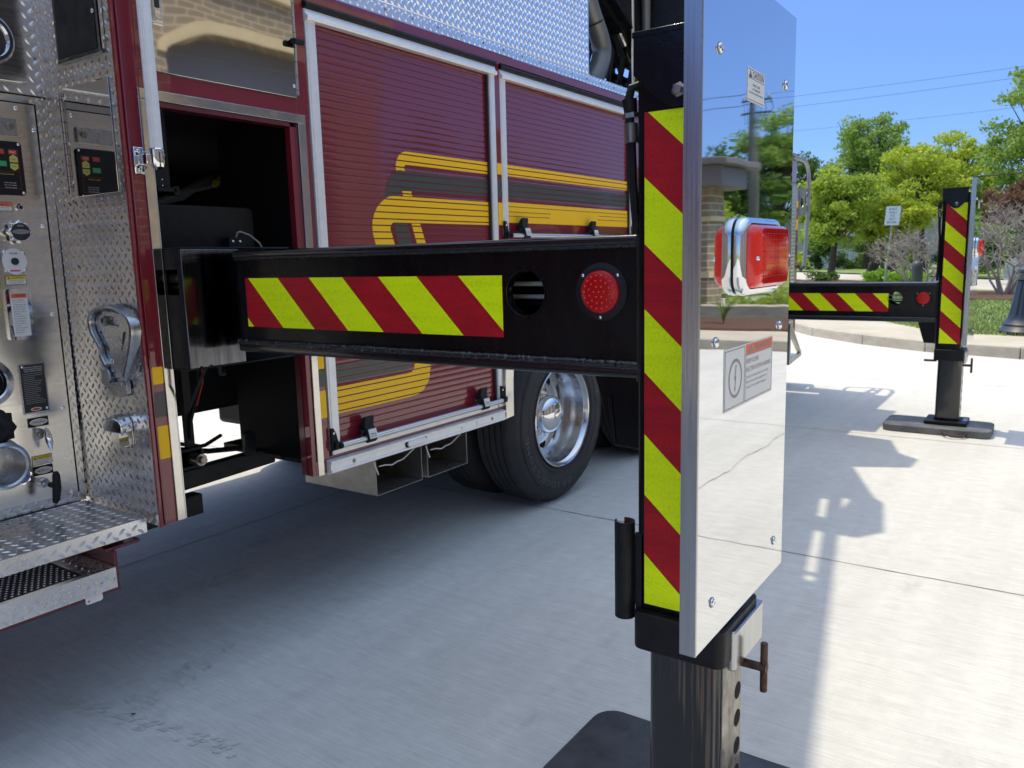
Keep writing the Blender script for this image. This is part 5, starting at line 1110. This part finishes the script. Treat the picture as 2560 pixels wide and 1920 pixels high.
    mb = MB(); mb.prism(FZ(0), rrect(X(1.600), X(1.800), Yc(.5365), Yc(.556), .009, 4), .540, .632, STEEL if 0 else FLANGE); part(mb, 'clamp_plate', bm_, bevel=.003)
    # ---- inner leg
    mb = MB(); mb.prism(FZ(0), rrect(X(1.568), X(1.712), Yc(.560), Yc(.730), .022, 5), .105 if near else .09, .565, LEG); lg = part(mb, 'jack_leg', bm_, sharp=50)
    mb = MB(); fr = Fr((0, Yc(.560), 0), (1, 0, 0), (0, 0, 1), (0, -1, 0))
    mb.slab(fr, X(1.585), X(1.708), .11, .56, .0, .003, STEEL)
    for z in (.451, .382, .312, .243, .174):
        q = [(X(1.684) + .020 * math.cos(t_), z + .020 * math.sin(t_)) for t_ in [2 * math.pi * k / 24 for k in range(24)]]
        mb.face(fr, q, .0036, DARK)
    part(mb, 'lock_hole_strip', lg, fixn=False)
    # pin
    mb = MB(); mb.cyl((X(1.700), Yc(.56), .515), (X(1.700), Yc(.497), .515), .010, .010, 14, RUST); mb.cyl((X(1.700), Yc(.509), .515), (X(1.700), Yc(.496), .515), .0125, .0125, 8, RUST); pn = part(mb, 'lock_pin', bm_)
    mb = MB(); mb.cyl((X(1.700), Yc(.503), .575), (X(1.702), Yc(.503), .456), .0085, .0085, 14, RUST); part(mb, 'pin_handle', pn, bevel=.002)
    if not near:
        mb = MB(); mb.cyl((X(1.60), Yc(.74), .575 - .02), (X(1.60), Yc(.83), .575 - .02), .009, .009, 12, RUST); part(mb, 'lock_pin', bm_)
    # pin storage tube (slotted)
    if near:
        mb = MB(); n = 22; ro_, ri_ = .0235, .0195; c = V((1.575, .7895, 0)); vs = []
        A = [rad(330 - 300 * k / n) for k in range(n + 1)]
        for z0, z1, a_list in ((.622, .797, [rad(360 * k / 24) for k in range(25)]), (.797, .852, [rad(-60 - 300 * k / n) for k in range(n + 1)])):
            k_ = len(a_list)
            for k in range(k_ - 1):
                a, b = a_list[k], a_list[k + 1]; P = lambda r, t_, z: (c.x + r * math.sin(t_) * -1, c.y + r * math.cos(t_), z)
                mb.add([P(ro_, a, z0), P(ro_, b, z0), P(ro_, b, z1), P(ro_, a, z1)], [(0, 1, 2, 3)], BLACKS); mb.add([P(ri_, a, z0), P(ri_, b, z0), P(ri_, b, z1), P(ri_, a, z1)], [(0, 3, 2, 1)], RUST); mb.add([P(ro_, a, z1), P(ro_, b, z1), P(ri_, b, z1), P(ri_, a, z1)], [(0, 1, 2, 3)], RUST)
        part(mb, 'pin_tube', bm_, fixn=False)
        mb = MB(); mb.box(1.575, 1.60, .745, .775, .655, .815, BLACKS); mb.box(1.57, 1.578, .738, .762, .64, .83, BLACKS); part(mb, 'tube_bracket', bm_, bevel=.003)
    # ---- foot
    fz = .058; mb = MB(); fy = Yc(.645); fx = X(1.64)
    mb.prism(FZ(0), rrect(fx - .16, fx + .12, fy - .15, fy + .15, .012), fz, fz + .028, BLACKS); ft = part(mb, 'jack_foot', bm_, bevel=.003)
    mb = MB(); fr = FX(X(1.585)); mb.prism(fr, [(fy - .095, fz + .028), (fy + .095, fz + .028), (fy + .07, fz + .055), (fy + .055, .16), (fy - .055, .16), (fy - .07, fz + .055)], -.10, 0.0, BLACKM); mb.cyl((X(1.58), fy, .125), (X(1.575), fy, .125), .03, .03, 20, BLACKS); part(mb, 'foot_pivot', ft, bevel=.003)
    mb = MB(); mb.slab(FZ(fz + .0285), X(1.56), X(1.68), Yc(.50), Yc(.53), 0, .003, FLANGE); part(mb, 'foot_clip', ft)
    # ---- polished shield panel
    px0, px1, pz0, pz1 = X(1.31), X(1.855), .712, 1.947; py = Yc(.514)
    mb = MB(); mb.box(px0 + .0035, px1, py, py + .003, pz0, pz1, MIRROR); pnl = part(mb, 'polished_shield', bm_)
    mb = MB(); mb.box(px0, px0 + .003, py + .0005, py + .031, pz0, pz1, FLANGE); mb.tube([(px0 + .0035, py + .0022, pz0), (px0 + .0035, py + .0022, pz1)], .0032, 10, FLANGE); mb.box(px1 - .003, px1, py + .0035, py + .03, pz0, pz1, FLANGE); part(mb, 'shield_flange', bm_)
    mb = MB(); mb.box(X(1.50), X(1.57), py + .004, Yc(.574), 1.2, 1.3, BLACKM); mb.box(X(1.50), X(1.57), py + .004, Yc(.574), 1.7, 1.8, BLACKM); part(mb, 'shield_bracket', bm_)
    fr = FY(py)
    for z in (1.798, 1.289, .789):
        for x in (X(1.392), X(1.785)):
            mb = MB()
            mb.cyl(fr.p(x, z, 0), fr.p(x, z, .0012), .0105, .0105, 24, LGREY); mb.lathe([(.0092, .0012), (.0088, .003), (.0065, .0052), (.003, .0062), (.0028, .0045), (0, .0045)], fr.p(x, z, 0), fr.n, 24, CHROME); part(mb, 'shield_bolt', bm_, sharp=25)
    # signs
    mb = MB(); mb.slab(fr, X(1.539), X(1.640), 1.732, 1.795, 0, .0008, WHITE) if False else None
    c0, c1, z0, z1 = X(1.539), X(1.640), 1.733, 1.794
    mb.slab(fr, c0, c1, z0, z1, .0002, .0010, WHITE); e = .0014
    mb.slab(fr, c0 + .003, c1 - .003, 1.7905, 1.7913, .001, e, LBK); mb.slab(fr, c0 + .003, c1 - .003, 1.7745, 1.7753, .001, e, LBK); mb.slab(fr, c0 + .003, c1 - .003, 1.7355, 1.7363, .001, e, LBK)
    mb.prism(fr, [(c0 + .006, 1.7765), (c0 + .024, 1.7765), (c0 + .015, 1.789)], .001, e, LBK); mb.text(fr, '!', c0 + .015, 1.7815, .0022, .007, .0016, WHITE); mb.text(fr, 'CAUTION', c0 + .061, 1.783, .066, .0115, e, LBK)
    for k, (s_, w_) in enumerate((('STAND CLEAR', .045), ('OF STABILIZER', .047), ('TO AVOID CRUSHING INJURY', .084))): mb.text(fr, s_, (c0 + c1) / 2, 1.7645 - k * .0078, w_, .0042, e, LBK)
    mb.text(fr, '75006', c1 - .010, 1.7385, .010, .002, e, LGREY) if False else None
    part(mb, 'caution_sign', bm_)
    mb = MB(); c0, c1, z0, z1 = X(1.438), X(1.737), 1.149, 1.270; sp = X(1.557)
    mb.prism(fr, rrect(c0, c1, z0, z1, .004), .0002, .0010, WHITE); e = .0014
    mb.slab(fr, sp + .003, c1 - .003, 1.2475, 1.2675, .001, e, LORNG); mb.prism(fr, [(sp + .022, 1.2495), (sp + .05, 1.2495), (sp + .036, 1.2655)], e, e + .0004, LGREY); mb.text(fr, 'WARNING', sp + .112, 1.2577, .108, .0135, e + .0003, LGREY)
    for a0, a1, b0, b1 in ((c0 + .003, sp - .003, z0 + .004, z0 + .0055), (c0 + .003, sp - .003, z1 - .0055, z1 - .004), (c0 + .003, c0 + .0055, z0 + .004, z1 - .004), (sp - .005, sp - .003, z0 + .004, z1 - .004), (sp + .002, c1 - .003, z0 + .004, z0 + .0055), (sp + .002, sp + .0035, z0 + .004, 1.2475), (c1 - .0045, c1 - .003, z0 + .004, 1.2475), (sp + .002, c1 - .003, 1.2455, 1.2470)): mb.slab(fr, a0, a1, b0, b1, .001, e, LGREY)
    cc = (X(1.500), 1.2085)
    ro_ = circ(cc[0], cc[1], .0385, 40); ri_ = circ(cc[0], cc[1], .0325, 40)
    for k in range(40): mb.face(fr, [ro_[k], ro_[(k + 1) % 40], ri_[(k + 1) % 40], ri_[k]], e, LGREY)
    mb.face(fr, [(cc[0] + .006, cc[1] + .026), (cc[0] + .001, cc[1] + .026), (cc[0] - .006, cc[1] - .002), (cc[0] - .001, cc[1] - .002), (cc[0] - .003, cc[1] - .018), (cc[0] - .006, cc[1] - .018), (cc[0] - .002, cc[1] - .028), (cc[0] + .003, cc[1] - .018), (cc[0] + .0005, cc[1] - .018), (cc[0] + .005, cc[1] + .004), (cc[0] + .001, cc[1] + .004)], e, LGREY)
    mb.text(fr, 'KEEP CLEAR', sp + .007, 1.2335, .078, .009, e, LGREY, align='L'); mb.text(fr, 'ELECTROCUTION HAZARD', sp + .007, 1.2165, .160, .009, e, LGREY, align='L')
    for k, (s_, w_) in enumerate((('Death or serious injury can result', .145), ('from contact with equipment or', .138), ('vehicle if electrically charged.', .130))): mb.text(fr, s_, sp + .007, 1.2005 - k * .0105, w_, .0065, e, LGREY, align='L')
    part(mb, 'warning_sign', bm_)
    # beacon
    bx0, bx1, bz0, bz1 = X(1.474), X(1.716), 1.370, 1.514
    mb = MB(); fr = FY(py)
    lay = [(0.0, 0.0, .0), (.0, .016, .0), (.004, .020, .0), (.012, .022, .0)]
    def loop(inset, d, r): return [fr.p(a, b, d) for a, b in rrect(bx0 + inset, bx1 - inset, bz0 + inset, bz1 - inset, r, 6)]
    def loft(mb, loops, m, cap=True):
        n = len(loops[0]); vs = [p for l_ in loops for p in l_]; fs = []
        for j in range(len(loops) - 1): fs += [(j * n + i, j * n + (i + 1) % n, (j + 1) * n + (i + 1) % n, (j + 1) * n + i) for i in range(n)]
        if cap: fs.append(tuple(range((len(loops) - 1) * n, len(loops) * n)))
        mb.add(vs, fs, m)
    loft(mb, [loop(.0015, .0000, .034), loop(.0015, .0022, .034)], LBK, False)
    loft(mb, [loop(.0015, .0022, .034), loop(-.0015, .0028, .036), loop(-.0022, .008, .037), loop(-.0012, .015, .036), loop(.002, .0205, .034), loop(.0065, .0238, .030), loop(.010, .0243, .027), loop(.0115, .021, .025)], CHROME, False)
    be = part(mb, 'beacon_light', bm_, sharp=35)
    mb = MB(); loft(mb, [loop(.0118, .020, .024), loop(.0135, .034, .023), loop(.020, .042, .020), loop(.032, .0455, .016), loop(.055, .0475, .008)], REDL, True); part(mb, 'red_beacon_lens', bm_, sharp=50)
    mb = MB()
    for i in range(1, 18): x = bx0 + .034 + i * (.172 / 18); mb.slab(fr, x, x + .0012, bz0 + .020, bz1 - .020, .044, .0480 - abs(i - 9) * .0002, REDD)
    for j in range(1, 9): z = bz0 + .022 + j * .0115; mb.slab(fr, bx0 + .036, bx1 - .030, z, z + .0010, .044, .0478, REDD)
    mb.dome(fr.p(bx0 + .021, 1.438, .041), V((-.4, -1, 0)).normalized(), .0045, .004, CHROME, 12); mb.dome(fr.p(bx1 - .021, 1.442, .041), V((.4, -1, 0)).normalized(), .0045, .004, CHROME, 12)
    part(mb, 'lens_fluting', bm_)
    return bm_
def leg_mat():
    m = mat('scuffed_leg', (0.007, 0.0075, 0.009), 0.16, coat=0.5, coatr=.08); nt = m.node_tree; n = nt.nodes; l = nt.links; b = n['Principled BSDF']
    geo = n.new('ShaderNodeNewGeometry'); mp = n.new('ShaderNodeMapping'); mp.inputs['Scale'].default_value = (90, 90, 2.6); l.new(geo.outputs['Position'], mp.inputs['Vector'])
    t = n.new('ShaderNodeTexNoise'); t.inputs['Scale'].default_value = 1; t.inputs['Detail'].default_value = 4; l.new(mp.outputs[0], t.inputs['Vector'])
    sx = n.new('ShaderNodeSeparateXYZ'); l.new(geo.outputs['Position'], sx.inputs[0])
    # wear concentrated near one flank of the front face
    mr = n.new('ShaderNodeMapRange'); mr.inputs['From Min'].default_value = .72; mr.inputs['From Max'].default_value = .60; mr.inputs['To Min'].default_value = 0; mr.inputs['To Max'].default_value = .22; l.new(sx.outputs[1], mr.inputs['Value'])
    mz = n.new('ShaderNodeMapRange'); mz.inputs['From Min'].default_value = .20; mz.inputs['From Max'].default_value = .56; mz.inputs['To Min'].default_value = -.08; mz.inputs['To Max'].default_value = .12; l.new(sx.outputs[2], mz.inputs['Value'])
    ad = n.new('ShaderNodeMath'); ad.operation = 'ADD'; l.new(t.outputs['Fac'], ad.inputs[0]); l.new(mr.outputs[0], ad.inputs[1])
    a2 = n.new('ShaderNodeMath'); a2.operation = 'ADD'; l.new(ad.outputs[0], a2.inputs[0]); l.new(mz.outputs[0], a2.inputs[1])
    rp = n.new('ShaderNodeValToRGB'); rp.color_ramp.elements[0].position = .76; rp.color_ramp.elements[0].color = (.007, .0075, .009, 1); rp.color_ramp.elements[1].position = .86; rp.color_ramp.elements[1].color = (.11, .085, .06, 1)
    e = rp.color_ramp.elements.new(.94); e.color = (.13, .05, .022, 1)
    l.new(a2.outputs[0], rp.inputs[0]); l.new(rp.outputs[0], b.inputs['Base Color']); return m
LEG = leg_mat()
o1 = outrigger(0, 0, 0, 3.0, True)
o2 = outrigger(5.51, .055, -.318, 3.0, False)
# ---- sleeve cover around the near beam
mb = MB(); ys = 2.262; c0 = 1.4735
mb.box(c0, 1.685, ys, ys + .004, 1.128, 1.504, WORN); mb.box(c0, c0 + .006, ys + .005, 2.29, 1.128, 1.504, BLACKS); mb.box(c0, c0 + .006, 2.355, 2.56, 1.128, 1.504, BLACKS); mb.box(c0, c0 + .006, 2.29, 2.355, 1.128, 1.362, BLACKS); mb.box(c0, c0 + .006, 2.29, 2.355, 1.442, 1.504, BLACKS)
mb.box(c0, 1.90, ys + .002, 2.56, 1.5045, 1.510, BLACKS); mb.box(c0, 1.90, ys + .005, 2.56, 1.122, 1.1275, BLACKM)
sv = part(mb, 'outrigger_sleeve', bevel=.002)
mb = MB(); mb.cyl((1.51, 2.28, 1.415), (1.51, 2.42, 1.415), .016, .016, 14, STEEL); mb.cyl((1.52, 2.28, 1.385), (1.52, 2.42, 1.385), .010, .010, 14, STEEL); mb.box(1.485, 1.66, 2.43, 2.44, 1.14, 1.5, DARK); part(mb, 'hydraulic_line', sv)
mb = MB(); mb.tube([(1.56, 2.24, 1.13), (1.57, 2.25, 1.10), (1.60, 2.27, 1.095), (1.62, 2.3, 1.12)], .006, 7, BLACKM); mb.tube([(1.52, 2.25, 1.13), (1.50, 2.28, 1.06), (1.50, 2.34, .98)], .005, 7, BLACKM); part(mb, 'loose_cable', sv)

# ---- rear end of the truck
mb = MB(); R_ = FX(8.52); fr = FY(YS); mb.slab(fr, 8.52, 8.675, .60, 2.115, .001, .008, TREAD); tread(mb, FY(YS - .008), 8.52, 8.675, .62, 2.10, TREAD); mb.box(8.60, 8.672, 2.37, 4.83, .6, 2.11, TREAD); part(mb, 'rear_corner_plate', fixn=False)
mb = MB(); mb.slab(fr, 8.676, 8.77, .60, 2.11, -.05, .006, MAROON); mb.slab(fr, 8.69, 8.755, 1.671, 1.78, .006, .0075, YEL); mb.slab(fr, 8.69, 8.755, 1.90, 1.968, .006, .0075, YEL); part(mb, 'rear_edge')
mb = MB(); y = YS - .02
mb.tube([(8.45, y, 2.39), (8.75, y, 2.395), (8.93, y, 2.385), (9.03, y, 2.34), (9.085, y, 2.26), (9.10, y, 2.15), (9.09, y, 1.8), (9.0, y, 1.30), (8.99, y, 1.25)], .020, 14, GALVP); rg3 = part(mb, 'rear_grab_rail')
mb = MB(); mb.holes(FY(YS - .01), [(8.77, 2.11), (9.10, 2.11), (9.10, 2.03), (8.99, 2.02), (8.99, 1.93), (9.09, 1.93), (9.09, 1.88), (8.77, 1.80)], [circ(9.04, 2.075, .015, 14), circ(8.86, 1.96, .06, 20)], 0, .006, GALV); mb.tube([(8.77, y, 1.29), (8.87, y, 1.245), (8.99, y, 1.28)], .014, 8, BLACKM); part(mb, 'rail_bracket', rg3)
mb = MB(); fr = FY(YS - .0); L3 = [(8.52, .66), (8.97, .35), (8.97, .31), (8.50, .30)]
mb.holes(fr, [(8.50, .70), (8.60, .66), (8.97, .345), (8.965, .31), (8.50, .26)], [[(8.54, .60), (8.90, .345), (8.54, .33)]], 0, .03, GALV); mb.box(8.52, 8.97, YS, 2.9, .31, .33, GALV); part(mb, 'rear_folding_step', bevel=.003)

# ---- turntable, pipe and aerial ladder above the body
def smooth(pts, k=5):
    o = []
    for i in range(len(pts) - 1):
        p0, p1, p2, p3 = V(pts[max(i - 1, 0)]), V(pts[i]), V(pts[i + 1]), V(pts[min(i + 2, len(pts) - 1)])
        for j in range(k): t_ = j / k; o.append(.5 * ((2 * p1) + (p2 - p0) * t_ + (2 * p0 - 5 * p1 + 4 * p2 - p3) * t_ ** 2 + (3 * p1 - p0 - 3 * p2 + p3) * t_ ** 3))
    return o + [V(pts[-1])]
mb = MB(); mb.tube(smooth([(4.66, 2.62, 3.16), (4.76, 2.62, 3.01), (4.88, 2.62, 2.87), (4.915, 2.62, 2.78), (4.87, 2.62, 2.68), (4.80, 2.62, 2.58), (4.78, 2.62, 2.46)]), .064, 24, PIPE); xp = part(mb, 'exhaust_pipe')
mb = MB(); mb.tube([(4.83, 2.66, 2.62), (4.90, 2.68, 2.54), (4.97, 2.7, 2.46)], .05, 18, PIPE); mb.lathe([(.0655, -.004), (.067, 0), (.0655, .004)], (4.80, 2.62, 2.945), V((.55, 0, -.83)), 22, BLACKM); part(mb, 'pipe_band', xp)
mb = MB()
mb.box(2.3, 8.5, 2.40, 4.82, 2.40, 2.44, BLACKM)
for y in (3.3, 3.9, 4.5):
    for z in (2.62, 2.80, 2.95, 3.12): mb.box(5.6, 8.2, y, y + .05, z, z + .05, BLACKS)
    for x in (5.9, 6.5, 7.1, 7.7, 8.15): mb.box(x, x + .05, y + .06, y + .10, 2.45, 3.3, BLACKS)
for k in range(9):
    x = 5.7 + k * .3; mb.tube([(x, 3.28, 2.6), (x + .3, 3.28, 3.15)], .014, 6, BLACKS); mb.tube([(x + .3, 4.48, 2.6), (x, 4.48, 3.15)], .014, 6, BLACKS)
for x in (5.4, 6.2, 7.3, 8.0): mb.box(x, x + .09, 2.75, 4.6, 2.50, 2.60, BLACKS); mb.box(x + .1, x + .16, 2.9, 4.4, 3.02, 3.10, BLACKS)
part(mb, 'turntable_frame')
mb = MB(); mb.tube([(5.5, 3.35, 4.25), (6.25, 3.35, 3.62), (6.95, 3.35, 3.22)], .13, 18, BLACK); mb.tube([(5.8, 3.0, 4.1), (6.7, 3.05, 3.15), (7.0, 3.05, 2.8)], .05, 12, BLACKS); mb.tube([(6.2, 2.95, 4.2), (6.78, 3.0, 3.55), (7.1, 3.05, 2.9)], .022, 10, STEEL)
mb.box(6.6, 7.6, 2.95, 3.25, 2.9, 3.1, BLACKS); mb.tube([(6.3, 2.8, 3.9), (6.9, 2.85, 3.3), (7.25, 2.9, 2.6)], .09, 14, BLACKS); part(mb, 'lift_cylinder')
mb = MB(); mb.tube([(6.2, 3.15, 3.45), (6.35, 3.1, 3.2), (6.5, 3.05, 2.95), (6.55, 3.0, 2.6)], .022, 8, BLACKM); mb.tube([(6.0, 3.1, 3.4), (6.25, 3.1, 3.15), (6.35, 3.05, 2.9)], .018, 8, YROPE); mb.tube([(5.6, 3.05, 3.3), (5.9, 3.05, 3.1), (6.05, 3.0, 2.7)], .018, 8, BLACKM); 
for k_ in range(6):
    x_ = 5.35 + .17 * k_; mb.tube([(x_, 2.95, 3.35), (x_ + .10, 2.9, 3.12 - .02 * k_), (x_ + .22, 2.88, 2.95), (x_ + .20, 2.9, 2.78), (x_ + .32, 3.0, 2.55)], [.016, .020, .018, .020, .016], 8, BLACKM)
mb.tube([(5.0, 2.9, 3.2), (5.12, 2.88, 3.05), (5.2, 2.9, 2.98)], .028, 10, STEEL); mb.tube([(5.6, 2.86, 3.12), (5.72, 2.86, 3.02)], .024, 10, ALU)
part(mb, 'turntable_hose')
mb = MB(); mb.cyl((6.35, 2.75, 2.47), (6.35, 2.75, 2.56), .06, .05, 16, YEL); part(mb, 'amber_light')
mb = MB(); mb.prism(FZ(0), [(6.0, 2.29), (6.25, 2.28), (6.38, 2.42), (6.78, 2.54), (6.78, 2.80), (5.85, 2.80), (5.85, 2.6)], 2.46, 3.74, BLACKS); mb.box(6.55, 6.75, 2.55, 2.8, 2.46, 3.3, BLACKS); mb.box(6.95, 7.95, 2.35, 2.6, 2.44, 2.9, BLACKS); part(mb, 'operator_console'); mb = MB(); mb.tube([(5.70, 2.67, 3.65), (5.86, 2.745, 2.9), (5.9, 2.76, 2.6)], .034, 12, PIPE); mb.tube([(5.55, 2.71, 3.6), (5.70, 2.775, 2.9), (5.76, 2.8, 2.6)], .012, 8, ALU); mb.tube([(5.95, 2.66, 3.6), (6.02, 2.62, 3.0)], .02, 8, BLACKG); part(mb, 'console_upright')
# front of the truck (behind and left of the photographer, casts the left part of the shadow)
mb = MB(); mb.prism(FY(2.37), [(-5.8, .55), (.18, .55), (.18, 2.95), (-4.6, 2.95), (-5.6, 2.2), (-5.8, 1.4)], -2.45, 0, MAROON); part(mb, 'cab', bevel=.05)
mb = MB(); mb.box(.18, 1.36, 2.86, 4.8, 2.44, 2.95, MAROON); mb.box(1.36, 2.3, 2.5, 4.8, 2.95, 3.0, BLACKM); part(mb, 'pump_house_roof')
# aerial ladder
sl_ = -.465; zl = lambda x, top=0: 4.68 + (x - 4.30) * sl_ + top
mb = MB()
for y in (2.75, 4.25):
    def seg_(x0, x1, t0, t1): mb.prism(Fr((0, y, 0), (1, 0, 0), (0, 0, 1), (0, 1, 0)), [(x0, zl(x0, t0)), (x1, zl(x1, t0)), (x1, zl(x1, t1)), (x0, zl(x0, t1))], 0, .05, BLACKS)
    seg_(-6, 5.9, -.08, 0); seg_(-6, 5.9, -.95, -.30)
    for k in range(30):
        x = -6 + k * .40
        if x < 3.2: seg_(x, x + .4, -.301, -.08)
    for a_, b_ in ((3.1, 3.82), (3.88, 3.92), (4.48, 4.71), (5.05, 5.9)): seg_(a_, b_, -.301, -.08)
ld = part(mb, 'aerial_ladder')
mb = MB()
for k in range(36):
    x = -6 + k * .33; z = zl(x, -.90); mb.box(x, x + .2, 2.82, 4.24, z, z + .04, BLACKS)
for y in (2.95, 3.15, 3.85, 4.05): mb.prism(Fr((0, y, 0), (1, 0, 0), (0, 0, 1), (0, 1, 0)), [(-6, zl(-6, -.8)), (5.5, zl(5.5, -.8)), (5.5, zl(5.5, -.55)), (-6, zl(-6, -.55))], 0, .05, BLACKS)
mb.prism(Fr((0, 2.81, 0), (1, 0, 0), (0, 0, 1), (0, 1, 0)), [(-6, zl(-6, -1.0)), (5.6, zl(5.6, -1.0)), (5.6, zl(5.6, -.94)), (-6, zl(-6, -.94))], 0, 1.42, BLACKS)  # solid floor sheet added under the rungs to close lit gaps in the shadow
part(mb, 'ladder_rung_shade_floor', ld)
mb = MB(); mb.prism(FZ(0), [(4.47, 2.59), (4.627, 2.488), (5.145, 2.582), (5.23, 2.646), (5.95, 2.92), (5.95, 2.98), (5.15, 2.88), (5.12, 2.72), (4.47, 2.72)], 4.32, 4.42, BLACKS); part(mb, 'ladder_shadow_slab', ld)  # unseen slab added; outline cut to give the bulge in the ground shadow

# ---- ground pads under the stabilizer feet
def pad(x0, x1, y0, y1, label, loop_):
    t = MB(); t.prism(FZ(0), rrect(x0, x1, y0, y1, .07, 6), .001, .056, PADM2 if loop_ else PADM); o = build(t, 'stabilizer_pad', label=label, cat='pad', group='black stabilizer ground pads', bevel=.006)
    if loop_:
        t = MB(); cx, cy = x0, (y0 + y1) / 2 - .1; t.tube([(cx + .02, cy + .05, .03), (cx - .05, cy + .03, .03), (cx - .09, cy - .03, .02), (cx - .06, cy - .10, .015), (cx - .0, cy - .12, .03)], .009, 8, RUST); build(t, 'rope_handle', o)
PADM = mat('black_poly_pad', (0.042, 0.044, 0.050), 0.42, spec=.5, rvar=((14, 14, 14), .15), var=((9, 9, 9), .5, 6), bump=((30, 30, 30), .15, .003, 5))
PADM2 = mat('sunlit_dusty_poly_pad', (0.13, 0.13, 0.125), 0.6, spec=.4, var=((6, 6, 6), .4, 6), bump=((30, 30, 30), .15, .003, 5))  # lighter copy of the pad plastic: dust plus sunlight put into the colour
pad(1.62, 2.046, .335, 1.100, 'black ground pad under the nearest stabilizer leg', False)
pad(6.86, 7.30, .375, 1.137, 'black ground pad under the far stabilizer leg by the kerb', True)
